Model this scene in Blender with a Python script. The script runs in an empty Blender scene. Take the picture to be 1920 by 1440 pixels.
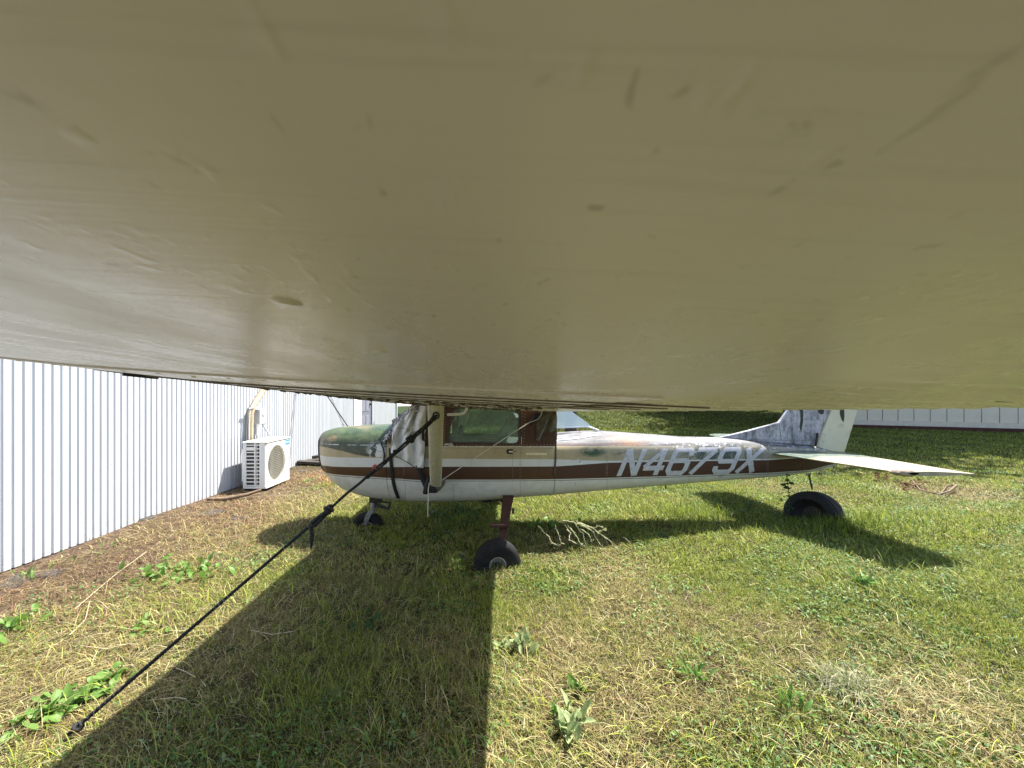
import bpy, bmesh, math, random
import numpy as np
from mathutils import Vector, Matrix

R = math.radians
C = bpy.context.scene.collection
sc = bpy.context.scene
random.seed(7)
rng = np.random.default_rng(11)

# ------------------------------------------------------------------ camera, light
CZ = 1.65                      # lens height above the grass beside the wheels
cam = bpy.data.cameras.new('camera')
cam.sensor_width = 36.0
cam.lens = 13.5
cam.shift_x = 0.0156
cam.shift_y = 0.0089
cam.clip_start = 0.004
cam.clip_end = 600
cam.dof.use_dof = True
cam.dof.focus_distance = 4.3
cam.dof.aperture_fstop = 15.0
camo = bpy.data.objects.new('camera', cam)
C.objects.link(camo)
camo.location = (0, 0, CZ)
camo.rotation_euler = (R(90), 0, 0)
sc.camera = camo

SUNV = Vector((0.49, 0.38, 1.0)).normalized()      # towards the sun
sun_el = math.asin(SUNV.z)
sun_az = math.atan2(SUNV.x, SUNV.y)
w = bpy.data.worlds.new('World')
sc.world = w
w.use_nodes = True
wn = w.node_tree
bg = wn.nodes['Background']
sky = wn.nodes.new('ShaderNodeTexSky')
sky.sky_type = 'NISHITA'
sky.sun_disc = False
sky.sun_elevation = sun_el
sky.sun_rotation = sun_az
sky.air_density = 1.0
sky.dust_density = 2.0
sky.ozone_density = 1.0
wn.links.new(sky.outputs[0], bg.inputs[0])
bg.inputs[1].default_value = 0.105
sl = bpy.data.lights.new('sun', 'SUN')
sl.energy = 5.0
sl.angle = R(0.53)
sl.color = (1.0, 0.95, 0.87)
so = bpy.data.objects.new('sun', sl)
C.objects.link(so)
so.rotation_euler = SUNV.to_track_quat('Z', 'Y').to_euler()
so.location = (6, 5, 14)
sc.view_settings.view_transform = 'Standard'
sc.view_settings.look = 'None'
sc.view_settings.gamma = 1
sc.view_settings.exposure = 1.58
sc.view_settings.use_curve_mapping = False
sc.cycles.max_bounces = 7
sc.cycles.diffuse_bounces = 4
sc.cycles.glossy_bounces = 3
sc.cycles.transparent_max_bounces = 8
sc.cycles.use_denoising = True


# ------------------------------------------------------------------ helpers
def W(px, py, Y):
    """point seen at photograph pixel (px, py) at distance Y"""
    return Vector(((px - 930) * Y / 720, Y, CZ - (py - 737) * Y / 720))


def interp(x, xs, ys):
    return float(np.interp(x, xs, ys))


def smooth(a, b, x):
    t = np.clip((x - a) / (b - a), 0, 1)
    return t * t * (3 - 2 * t)


def G(X, Y):
    """height of the ground sheet"""
    X = np.asarray(X, float)
    Y = np.asarray(Y, float)
    z = 0.15 * np.clip((-X - 0.8) / 3.0, 0, 1.15)
    k = np.clip(0.1 - 0.0325 * (Y - 3), 0.035, 0.11)
    z = z + np.clip(X - 0.5, 0, 6.5) * k
    z = z + 0.013 * np.clip(Y - 8, 0, 40)
    z = z + 0.010 * np.sin(X * 3.1 + Y * 1.7) + 0.008 * np.sin(X * 1.3 - Y * 2.9 + 1)
    return z


def g(X, Y):
    return float(G(X, Y))


def hash2(ix, iy, seed):
    h = (ix.astype(np.int64) * 374761393 + iy.astype(np.int64) * 668265263 + seed * 974711) & 0x7fffffff
    h = ((h ^ (h >> 13)) * 1274126177) & 0x7fffffff
    h = h ^ (h >> 16)
    return (h & 0xffff) / 65535.0


def vnoise(x, y, seed=0):
    ix = np.floor(x)
    iy = np.floor(y)
    fx = x - ix
    fy = y - iy
    fx = fx * fx * (3 - 2 * fx)
    fy = fy * fy * (3 - 2 * fy)
    a = hash2(ix, iy, seed)
    b = hash2(ix + 1, iy, seed)
    c = hash2(ix, iy + 1, seed)
    d = hash2(ix + 1, iy + 1, seed)
    return (a * (1 - fx) + b * fx) * (1 - fy) + (c * (1 - fx) + d * fx) * fy


def fbm(x, y, seed=0, o=3):
    s = 0
    a = 0.5
    t = 0
    for i in range(o):
        s = s + a * vnoise(x * 2 ** i, y * 2 ** i, seed + i * 17)
        t += a
        a *= 0.5
    return s / t


def tag(o, label=None, cat=None, group=None, kind=None):
    if label: o['label'] = label
    if cat: o['category'] = cat
    if group: o['group'] = group
    if kind: o['kind'] = kind
    return o


def thing(name, loc, label, cat, group=None):
    o = bpy.data.objects.new(name, None)
    C.objects.link(o)
    o.location = loc
    o.empty_display_size = 0.1
    return tag(o, label, cat, group)


def world_loc(o):
    v = Vector((0, 0, 0))
    while o is not None:
        v += o.location
        o = o.parent
    return v


class MB:
    """collects vertices (world space) and faces; build() links them as one mesh object"""

    def __init__(s):
        s.v = []
        s.f = []

    def add(s, vs, fs):
        n = len(s.v)
        s.v += [tuple(v) for v in vs]
        s.f += [tuple(i + n for i in f) for f in fs]
        return s

    def box(s, lo, hi, M=None):
        x0, y0, z0 = lo
        x1, y1, z1 = hi
        vs = [(x0, y0, z0), (x1, y0, z0), (x1, y1, z0), (x0, y1, z0), (x0, y0, z1), (x1, y0, z1), (x1, y1, z1), (x0, y1, z1)]
        if M is not None:
            vs = [tuple(M @ Vector(v)) for v in vs]
        return s.add(vs, [(0, 3, 2, 1), (4, 5, 6, 7), (0, 1, 5, 4), (1, 2, 6, 5), (2, 3, 7, 6), (3, 0, 4, 7)])

    def bar(s, a, b, wx, wy, up=(0, 0, 1)):
        a = Vector(a)
        b = Vector(b)
        d = (b - a).normalized()
        u = Vector(up)
        if abs(d.dot(u)) > .98: u = Vector((1, 0, 0))
        r = d.cross(u).normalized()
        u = r.cross(d).normalized()
        vs = []
        for p in (a, b):
            for i, j in ((-1, -1), (1, -1), (1, 1), (-1, 1)):
                vs.append(p + r * wx * i / 2 + u * wy * j / 2)
        return s.add(vs, [(0, 1, 2, 3), (7, 6, 5, 4), (0, 4, 5, 1), (1, 5, 6, 2), (2, 6, 7, 3), (3, 7, 4, 0)])

    def tube(s, pts, rad, n=8, ecc=1.0, cap=True, up=(0, 0, 1)):
        pts = [Vector(p) for p in pts]
        k = len(pts)
        if not hasattr(rad, '__len__'): rad = [rad] * k
        vs = []
        fs = []
        r0 = None
        for i, p in enumerate(pts):
            d = (pts[min(i + 1, k - 1)] - pts[max(i - 1, 0)])
            d = d.normalized() if d.length > 1e-9 else Vector((0, 0, 1))
            if r0 is None:
                u = Vector(up)
                if abs(d.dot(u)) > .95: u = Vector((1, 0, 0))
                r0 = d.cross(u).normalized()
            r0 = (r0 - d * r0.dot(d)).normalized()
            u = d.cross(r0)
            for j in range(n):
                a = 2 * math.pi * j / n
                vs.append(p + (r0 * math.cos(a) * ecc + u * math.sin(a)) * rad[i])
        for i in range(k - 1):
            for j in range(n):
                j2 = (j + 1) % n
                fs.append((i * n + j, i * n + j2, (i + 1) * n + j2, (i + 1) * n + j))
        if cap:
            fs.append(tuple(range(n - 1, -1, -1)))
            fs.append(tuple((k - 1) * n + j for j in range(n)))
        return s.add(vs, fs)

    def loft(s, rings, cap0=True, cap1=True, closed=True):
        n = len(rings[0])
        vs = [p for r in rings for p in r]
        fs = []
        for i in range(len(rings) - 1):
            for j in range(n if closed else n - 1):
                j2 = (j + 1) % n
                fs.append((i * n + j, (i + 1) * n + j, (i + 1) * n + j2, i * n + j2))
        if cap0: fs.append(tuple(range(n)))
        if cap1: fs.append(tuple((len(rings) - 1) * n + j for j in range(n - 1, -1, -1)))
        return s.add(vs, fs)

    def lathe(s, prof, M, n=32):
        """prof: (radius, height) pairs revolved round local z, placed by matrix M"""
        vs = []
        fs = []
        for r, h in prof:
            for j in range(n):
                a = 2 * math.pi * j / n
                vs.append(M @ Vector((r * math.cos(a), r * math.sin(a), h)))
        for i in range(len(prof) - 1):
            for j in range(n):
                j2 = (j + 1) % n
                fs.append((i * n + j, i * n + j2, (i + 1) * n + j2, (i + 1) * n + j))
        return s.add(vs, fs)

    def grid(s, fn, nu, nv):
        """fn(u, v) -> point; u, v in 0..1"""
        vs = [fn(i / nu, j / nv) for i in range(nu + 1) for j in range(nv + 1)]
        fs = []
        for i in range(nu):
            for j in range(nv):
                a = i * (nv + 1) + j
                fs.append((a, a + nv + 1, a + nv + 2, a + 1))
        return s.add(vs, fs)

    def dome(s, c, nrm, r, h, n=8):
        nrm = Vector(nrm).normalized()
        q = nrm.to_track_quat('Z', 'Y').to_matrix()
        vs = []
        for rr, hh in ((1, 0), (.7, .7)):
            for j in range(n):
                a = 2 * math.pi * j / n
                vs.append(Vector(c) + q @ Vector((r * rr * math.cos(a), r * rr * math.sin(a), h * hh)))
        vs.append(Vector(c) + nrm * h)
        fs = [(j, (j + 1) % n, n + (j + 1) % n, n + j) for j in range(n)]
        fs += [(n + j, n + (j + 1) % n, 2 * n) for j in range(n)]
        return s.add(vs, fs)

    def build(s, name, m, parent=None, smooth_angle=None, solid=None, bevel=None, subsurf=0):
        me = bpy.data.meshes.new(name)
        base = world_loc(parent) if parent is not None else Vector((0, 0, 0))
        if parent is None and s.v:
            a = np.array(s.v)
            base = Vector(((a[:, 0].min() + a[:, 0].max()) / 2, (a[:, 1].min() + a[:, 1].max()) / 2, a[:, 2].min()))
        me.from_pydata([(x - base.x, y - base.y, z - base.z) for x, y, z in s.v], [], s.f)
        me.update()
        bm = bmesh.new()
        bm.from_mesh(me)
        bmesh.ops.recalc_face_normals(bm, faces=bm.faces)
        bm.to_mesh(me)
        bm.free()
        if smooth_angle is not None:
            me.shade_smooth()
            if smooth_angle < 180:
                me.set_sharp_from_angle(angle=R(smooth_angle))
        if m is not None: me.materials.append(m)
        o = bpy.data.objects.new(name, me)
        C.objects.link(o)
        if parent is not None:
            o.parent = parent
        else:
            o.location = base
        if solid:
            md = o.modifiers.new('solid', 'SOLIDIFY')
            md.thickness = solid
            md.offset = 0
        if bevel:
            md = o.modifiers.new('bevel', 'BEVEL')
            md.width = bevel
            md.segments = 2
            md.limit_method = 'ANGLE'
            md.angle_limit = R(40)
        if subsurf:
            md = o.modifiers.new('sub', 'SUBSURF')
            md.levels = md.render_levels = subsurf
        return o


def copy_part(src, parent, loc=None):
    c = src.copy()
    C.objects.link(c)
    c.parent = parent
    if loc is not None: c.location = loc
    return c


# ------------------------------------------------------------------ node helpers
class NT:
    def __init__(s, name):
        s.m = bpy.data.materials.new(name)
        s.m.use_nodes = True
        s.t = s.m.node_tree
        s.p = s.t.nodes['Principled BSDF']
        s.out = s.t.nodes['Material Output']

    def n(s, typ, **kw):
        nd = s.t.nodes.new(typ)
        for k, v in kw.items():
            setattr(nd, k, v)
        return nd

    def link(s, a, b):
        s.t.links.new(a, b)

    def val(s, sock, v):
        if hasattr(v, 'is_linked') or isinstance(v, bpy.types.NodeSocket):
            s.link(v, sock)
        else:
            if isinstance(v, (tuple, list)) and len(v) == 3 and sock.type == 'RGBA': v = (*v, 1)
            sock.default_value = v

    def coords(s, kind='Object'):
        return s.n('ShaderNodeTexCoord').outputs[kind]

    def mapping(s, vec, scale=(1, 1, 1), rot=(0, 0, 0)):
        m = s.n('ShaderNodeMapping')
        s.link(vec, m.inputs[0])
        m.inputs['Scale'].default_value = scale
        m.inputs['Rotation'].default_value = rot
        return m.outputs[0]

    def noise(s, vec, scale, detail=3, rough=.55, dist=0):
        n = s.n('ShaderNodeTexNoise')
        if vec is not None: s.link(vec, n.inputs['Vector'])
        n.inputs['Scale'].default_value = scale
        n.inputs['Detail'].default_value = detail
        n.inputs['Roughness'].default_value = rough
        n.inputs['Distortion'].default_value = dist
        return n.outputs['Fac']

    def ramp(s, fac, stops, interp='LINEAR'):
        r = s.n('ShaderNodeValToRGB')
        s.link(fac, r.inputs[0])
        e = r.color_ramp.elements
        r.color_ramp.interpolation = interp
        while len(e) < len(stops): e.new(.5)
        for el, (p, c) in zip(e, stops):
            el.position = p
            el.color = (*c, 1) if len(c) == 3 else c
        return r.outputs[0]

    def step(s, fac, a, b):
        m = s.n('ShaderNodeMapRange')
        m.interpolation_type = 'SMOOTHSTEP'
        s.link(fac, m.inputs[0])
        m.inputs[1].default_value = a
        m.inputs[2].default_value = b
        return m.outputs[0]

    def math(s, op, a, b=0.0, c=0.0):
        m = s.n('ShaderNodeMath', operation=op)
        s.val(m.inputs[0], a)
        s.val(m.inputs[1], b)
        if op in ('MULTIPLY_ADD',): s.val(m.inputs[2], c)
        return m.outputs[0]

    def mix(s, f, a, b, mode='MIX'):
        m = s.n('ShaderNodeMix', data_type='RGBA', blend_type=mode)
        s.val(m.inputs[0], f)
        s.val(m.inputs[6], a)
        s.val(m.inputs[7], b)
        return m.outputs[2]

    def bump(s, h, strength=.3, dist=.01):
        b = s.n('ShaderNodeBump')
        s.link(h, b.inputs['Height'])
        b.inputs['Strength'].default_value = strength
        b.inputs['Distance'].default_value = dist
        s.link(b.outputs[0], s.p.inputs['Normal'])

    def curve(s, fac, pts):
        c = s.n('ShaderNodeFloatCurve')
        s.link(fac, c.inputs[1])
        cm = c.mapping
        cu = cm.curves[0]
        while len(cu.points) < len(pts): cu.points.new(.5, .5)
        for p, (x, y) in zip(cu.points, pts):
            p.location = (x, y)
            p.handle_type = 'VECTOR'
        cm.update()
        return c.outputs[0]


def simple(name, col, rough=.6, metal=0.0, var=.18, scale=8, bump=0.0, bscale=60, spec=.4, dark=None, coat=0):
    t = NT(name)
    co = t.coords()
    f = t.noise(co, scale, 4, .6)
    lo = tuple(c * (1 - var) for c in col)
    hi = tuple(min(1, c * (1 + var)) for c in col)
    c = t.ramp(f, [(.3, lo), (.7, hi)])
    if dark is not None:
        f2 = t.step(t.noise(co, scale * 2.3, 5, .65), .56, .72)
        c = t.mix(f2, c, dark)
    t.link(c, t.p.inputs['Base Color'])
    t.p.inputs['Roughness'].default_value = rough
    t.p.inputs['Metallic'].default_value = metal
    t.p.inputs['Specular IOR Level'].default_value = spec
    if coat:
        t.p.inputs['Coat Weight'].default_value = coat
        t.p.inputs['Coat Roughness'].default_value = .15
    if bump: t.bump(t.noise(co, bscale, 3), bump, .01)
    return t.m


M = {}
M['black'] = simple('black_webbing', (.012, .012, .014), .7, var=.3, scale=60, bump=.4, bscale=300)
M['rubber'] = simple('tyre_rubber', (.014, .014, .014), .8, var=.45, scale=12, bump=.3, bscale=90, spec=.25, dark=(.035, .032, .028))
M['grey_metal'] = simple('grey_metal', (.28, .28, .28), .45, .4, var=.3, scale=10, dark=(.12, .11, .09))
M['dark_metal'] = simple('dark_greasy_metal', (.025, .024, .023), .5, .3, var=.4, scale=20)
M['rim'] = simple('wheel_rim_paint', (.2, .185, .16), .6, var=.4, scale=18, dark=(.07, .05, .035))
M['brown_gear'] = simple('brown_gear_paint', (.055, .02, .013), .6, var=.35, scale=14, dark=(.035, .02, .015))
M['brown'] = simple('brown_cabin_paint', (.058, .021, .009), .42, var=.2, scale=6, dark=(.085, .038, .022))
M['rivet'] = simple('worn_rivet_metal', (.4, .33, .28), .5, .3, var=.3, scale=60)
M['chrome'] = simple('bare_metal', (.5, .5, .48), .35, .8, var=.2, scale=40)
M['white_plastic'] = simple('white_appliance_paint', (.74, .74, .72), .4, var=.05, scale=5)
M['panel_grey'] = simple('grey_trim_paint', (.45, .46, .47), .45, var=.08)
M['coil'] = simple('dark_coil_fins', (.06, .06, .055), .6, .3, var=.3, scale=40)
M['guard'] = simple('fan_guard_wire', (.62, .6, .5), .5, var=.1)
M['beige'] = simple('beige_duct_plastic', (.44, .35, .23), .5, var=.1, scale=3)
M['white_trim'] = simple('white_trim_paint', (.78, .79, .8), .5, var=.06)
M['door_grey'] = simple('grey_door_paint', (.18, .19, .23), .5, var=.1)
M['wood_dark'] = simple('weathered_plank', (.045, .038, .032), .8, var=.45, scale=9, bump=.5, bscale=40)
M['stick'] = simple('dry_stick_bark', (.16, .11, .07), .8, var=.35, scale=25, bump=.4)
M['cord'] = simple('white_cord', (.55, .53, .48), .7, var=.2, scale=40)
M['rag'] = simple('dirty_grey_rag', (.1, .085, .055), .9, var=.5, scale=13, bump=.5, bscale=70)
M['cuff'] = simple('worn_grey_cuff', (.13, .115, .1), .75, var=.45, scale=30, bump=.4, bscale=80)
M['silver'] = None
M['asphalt'] = simple('broken_asphalt', (.06, .055, .05), .95, var=.6, scale=40, bump=1, bscale=90, dark=(.15, .12, .085))
M['seat'] = simple('dark_seat_vinyl', (.05, .06, .07), .6, var=.3)
M['dark_interior'] = simple('dark_cabin_lining', (.04, .045, .045), .8, var=.3)
M['red_plate'] = simple('faded_red_disc', (.35, .05, .04), .5, var=.25, scale=30)
M['placard'] = simple('cream_placard', (.62, .56, .38), .6, var=.1, scale=60)
M['blue'] = simple('blue_badge_print', (.06, .3, .55), .4, var=.05)
M['bark'] = simple('tree_bark', (.12, .09, .06), .9, var=.4, scale=8, bump=.8, bscale=20)
M['red_beam'] = simple('dark_red_sill_beam', (.09, .03, .024), .8, var=.35, scale=6, dark=(.04, .025, .02))
M['block'] = simple('grey_footing_block', (.3, .3, .29), .9, var=.2, scale=20)


def leaf_mat(name, col, trans=.35, rough=.5, var=.3, scale=20):
    t = NT(name)
    co = t.coords()
    f = t.noise(co, scale, 3)
    c = t.ramp(f, [(.3, tuple(x * (1 - var) for x in col)), (.7, tuple(min(1, x * (1 + var)) for x in col))])
    t.link(c, t.p.inputs['Base Color'])
    t.p.inputs['Roughness'].default_value = rough
    t.p.inputs['Specular IOR Level'].default_value = .3
    tr = t.n('ShaderNodeBsdfTranslucent')
    t.link(c, tr.inputs[0])
    mx = t.n('ShaderNodeMixShader')
    mx.inputs[0].default_value = trans
    t.link(t.p.outputs[0], mx.inputs[1])
    t.link(tr.outputs[0], mx.inputs[2])
    t.link(mx.outputs[0], t.out.inputs[0])
    return t.m


M['leaf'] = leaf_mat('weed_leaf', (.13, .24, .045))
M['pale_leaf'] = leaf_mat('downy_pale_leaf', (.3, .37, .17), .3, .8, .3)
M['dark_leaf'] = leaf_mat('dark_weed_leaf', (.045, .1, .03))
M['tree_leaf'] = leaf_mat('tree_leaf', (.05, .1, .025), .3)
M['brown_leaf'] = leaf_mat('dead_brown_leaf', (.16, .075, .045), .2, .8)
M['vine'] = leaf_mat('pale_dead_vine', (.52, .52, .3), .2, .8)

# ------------------------------------------------------------------ ground and grass
def ground_mesh():
    xs = np.concatenate([np.linspace(-160, -12, 14), np.linspace(-11, -5.2, 12), np.linspace(-5, 7, 121), np.linspace(7.4, 26, 40), np.linspace(30, 160, 12)])
    ys = np.concatenate([np.linspace(-60, -3, 12), np.linspace(-2.6, .8, 14), np.linspace(1, 9, 90), np.linspace(9.3, 40, 60), np.linspace(45, 300, 14)])
    XX, YY = np.meshgrid(xs, ys, indexing='ij')
    Z = G(XX, YY) + .02 * (fbm(XX * 3, YY * 3, 5) - .5)
    v = np.stack([XX, YY, Z], -1).reshape(-1, 3)
    nx, ny = len(xs), len(ys)
    i, j = np.meshgrid(np.arange(nx - 1), np.arange(ny - 1), indexing='ij')
    a = (i * ny + j).ravel()
    f = np.stack([a, a + ny, a + ny + 1, a + 1], -1)
    me = bpy.data.meshes.new('ground')
    me.from_pydata(v.tolist(), [], f.tolist())
    me.shade_smooth()
    return me


def ground_mat():
    t = NT('ground_soil_and_thatch')
    co = t.coords()
    n1 = t.noise(co, 1.1, 4, .6)
    n2 = t.noise(co, 14, 5, .7)
    n3 = t.noise(co, 70, 4, .7)
    green = t.ramp(n2, [(.3, (.014, .022, .007)), (.7, (.04, .055, .016))])
    dry = t.ramp(n3, [(.25, (.025, .019, .011)), (.55, (.08, .06, .032)), (.8, (.19, .15, .085))])
    c = t.mix(t.step(n1, .38, .6), green, dry)
    # bare strip of soil and old asphalt beside the metal wall
    sx = t.n('ShaderNodeSeparateXYZ')
    t.link(co, sx.inputs[0])
    e = t.math('MULTIPLY_ADD', n1, 1.6, sx.outputs[0])
    bare = t.step(e, -1.3, -2.1)
    soil = t.ramp(t.mix(.5, n2, n3), [(.36, (.03, .022, .017)), (.5, (.085, .06, .042)), (.62, (.17, .12, .08)), (.7, (.1, .095, .09))])
    c = t.mix(bare, c, soil)
    # far away the lawn reads green
    far = t.step(sx.outputs[1], 6.5, 10)
    fg = t.ramp(n2, [(.3, (.014, .026, .008)), (.7, (.038, .058, .017))])
    c = t.mix(far, c, fg)
    t.link(c, t.p.inputs['Base Color'])
    t.p.inputs['Roughness'].default_value = .95
    t.p.inputs['Specular IOR Level'].default_value = .1
    t.bump(n3, .8, .02)
    return t.m


me = ground_mesh()
me.materials.append(ground_mat())
gr = bpy.data.objects.new('ground', me)
C.objects.link(gr)
tag(gr, 'rough lawn ground sloping up towards the tail of the plane', kind='structure')


def blade_mat(name, trans):
    t = NT(name)
    a = t.n('ShaderNodeAttribute', attribute_name='tint')
    t.link(a.outputs['Color'], t.p.inputs['Base Color'])
    t.p.inputs['Roughness'].default_value = .55
    t.p.inputs['Specular IOR Level'].default_value = .25
    tr = t.n('ShaderNodeBsdfTranslucent')
    t.link(a.outputs['Color'], tr.inputs[0])
    mx = t.n('ShaderNodeMixShader')
    mx.inputs[0].default_value = trans
    t.link(t.p.outputs[0], mx.inputs[1])
    t.link(tr.outputs[0], mx.inputs[2])
    t.link(mx.outputs[0], t.out.inputs[0])
    return t.m


def dryness(X, Y):
    """0 green .. 1 straw, from the patches the photograph shows"""
    n = fbm(X * .9 + 3, Y * .9, 31, 4)
    d = (n - .5) * 2.4 + .10
    d += .45 * np.exp(-((X - .35) / .6) ** 2 - ((Y - 2.6) / 1.5) ** 2)      # strip right of the wing shadow
    d += .16 * smooth(.1, -.4, X) * smooth(5.5, 4.2, Y) + .26 * smooth(-1.0, -2.6, X) * smooth(7.5, 5.5, Y)                   # towards the wall
    d += .7 * smooth(-2.6, -3.6, X)
    d += .08 * np.exp(-((X - 2.6) / .9) ** 2 - ((Y - 2.0) / .6) ** 2)
    d += .5 * np.exp(-((X - 6.2) / 1.6) ** 2 - ((Y - 5.0) / 1.2) ** 2)
    d -= .5 * np.exp(-((X - 1.9) / 1.15) ** 2 - ((Y - 3.0) / .8) ** 2)
    d -= .55 * np.exp(-((X - 1.5) / 1.5) ** 2 - ((Y - 5.2) / .9) ** 2)
    d -= .45 * np.exp(-((X - 3.6) / 1.6) ** 2 - ((Y - 4.2) / 1.0) ** 2)
    d -= .5 * np.exp(-((X + .6) / .9) ** 2 - ((Y - 4.8) / .8) ** 2)
    d -= .8 * smooth(7, 10, Y)
    return np.clip(d, 0, 1)


def in_view(X, Y, m=.35):
    return (X > -1.34 * Y - m) & (X < 1.43 * Y + m)


def scatter(n, xr, yr, fn=None, pw=1.0):
    X = rng.uniform(xr[0], xr[1], n)
    Y = yr[0] + (yr[1] - yr[0]) * rng.uniform(0, 1, n) ** pw
    k = in_view(X, Y) & (X > -4.02)
    X, Y = X[k], Y[k]
    if fn is not None:
        p = fn(X, Y)
        k = rng.uniform(0, 1, len(X)) < p
        X, Y = X[k], Y[k]
    return X, Y


def blades(name, X, Y, L, lean, wid, col, m, segs=2, droop=.5, label=None, azim=None, zoff=0):
    """many bent grass blades in one mesh"""
    n = len(X)
    Z = G(X, Y) + zoff
    az = rng.uniform(0, 2 * np.pi, n) if azim is None else azim
    dx, dy = np.cos(az), np.sin(az)
    # side direction: mostly across the lean
    tw = az + np.pi / 2 + rng.normal(0, .5, n)
    sx, sy = np.cos(tw), np.sin(tw)
    nv = 2 * segs + 1
    V = np.zeros((n, nv, 3))
    for i in range(segs + 1):
        t = i / segs
        ang = lean * (1 - droop + droop * 2 * t * .75)
        r = L * t * np.sin(np.clip(ang, 0, 1.62))
        h = L * t * np.cos(np.clip(ang, 0, 1.62)) + .002
        cx, cy, cz = X + dx * r, Y + dy * r, Z + h
        if i < segs:
            ww = wid * (1 - .45 * t) / 2
            V[:, 2 * i] = np.stack([cx - sx * ww, cy - sy * ww, cz], -1)
            V[:, 2 * i + 1] = np.stack([cx + sx * ww, cy + sy * ww, cz], -1)
        else:
            V[:, 2 * i] = np.stack([cx, cy, cz], -1)
    loops = []
    tri = []
    for i in range(segs - 1):
        a = 2 * i
        tri += [(a, a + 1, a + 3), (a, a + 3, a + 2)]
    a = 2 * (segs - 1)
    tri.append((a, a + 1, a + 2))
    tri = np.array(tri)
    F = (np.arange(n)[:, None, None] * nv + tri[None]).reshape(-1, 3)
    me = bpy.data.meshes.new(name)
    me.vertices.add(n * nv)
    me.vertices.foreach_set('co', V.reshape(-1).astype(np.float32))
    me.loops.add(len(F) * 3)
    me.loops.foreach_set('vertex_index', F.reshape(-1).astype(np.int32))
    me.polygons.add(len(F))
    me.polygons.foreach_set('loop_start', np.arange(0, len(F) * 3, 3, dtype=np.int32))
    me.update(calc_edges=True)
    at = me.color_attributes.new('tint', 'FLOAT_COLOR', 'POINT')
    cc = np.ones((n, nv, 4), np.float32)
    cc[:, :, :3] = col[:, None, :]
    at.data.foreach_set('color', cc.reshape(-1))
    me.materials.append(m)
    o = bpy.data.objects.new(name, me)
    C.objects.link(o)
    tag(o, label, None, None, 'stuff')
    return o


def pick(cols, n):
    cols = np.array(cols)
    i = rng.integers(0, len(cols), n)
    c = cols[i] * rng.uniform(.5, 1.45, (n, 1))
    return c * rng.uniform(.93, 1.07, (n, 3))


GREEN = [(.18, .25, .028), (.25, .32, .034), (.10, .16, .02), (.33, .38, .05), (.2, .26, .065), (.05, .09, .014)]
STRAW = [(.36, .30, .115), (.28, .22, .085), (.46, .41, .2), (.19, .14, .055), (.42, .39, .2)]
BROWN = [(.2, .13, .07), (.27, .17, .09), (.16, .11, .06)]
YELLOW = [(.34, .36, .06), (.37, .36, .09), (.3, .31, .05), (.4, .4, .14)]


def mixcol(d, n):
    u = rng.uniform(0, 1, n)
    s = rng.uniform(0, 1, n)
    col = pick(GREEN, n)
    st = pick(STRAW, n)
    br = pick(BROWN, n)
    ye = pick(YELLOW, n)
    k = s < .36
    col[k] = ye[k]
    k = u < d * .9 + .05
    col[k] = st[k]
    k2 = k & (s > .82)
    col[k2] = br[k2]
    return col


bm_grass = blade_mat('grass_blade', .35)


def bare_keep(X, Y):
    e = X + fbm(X * 1.3, Y * 1.3, 77) * 1.5
    return np.clip(smooth(-2.75, -1.55, e) + .07, 0, 1)


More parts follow.
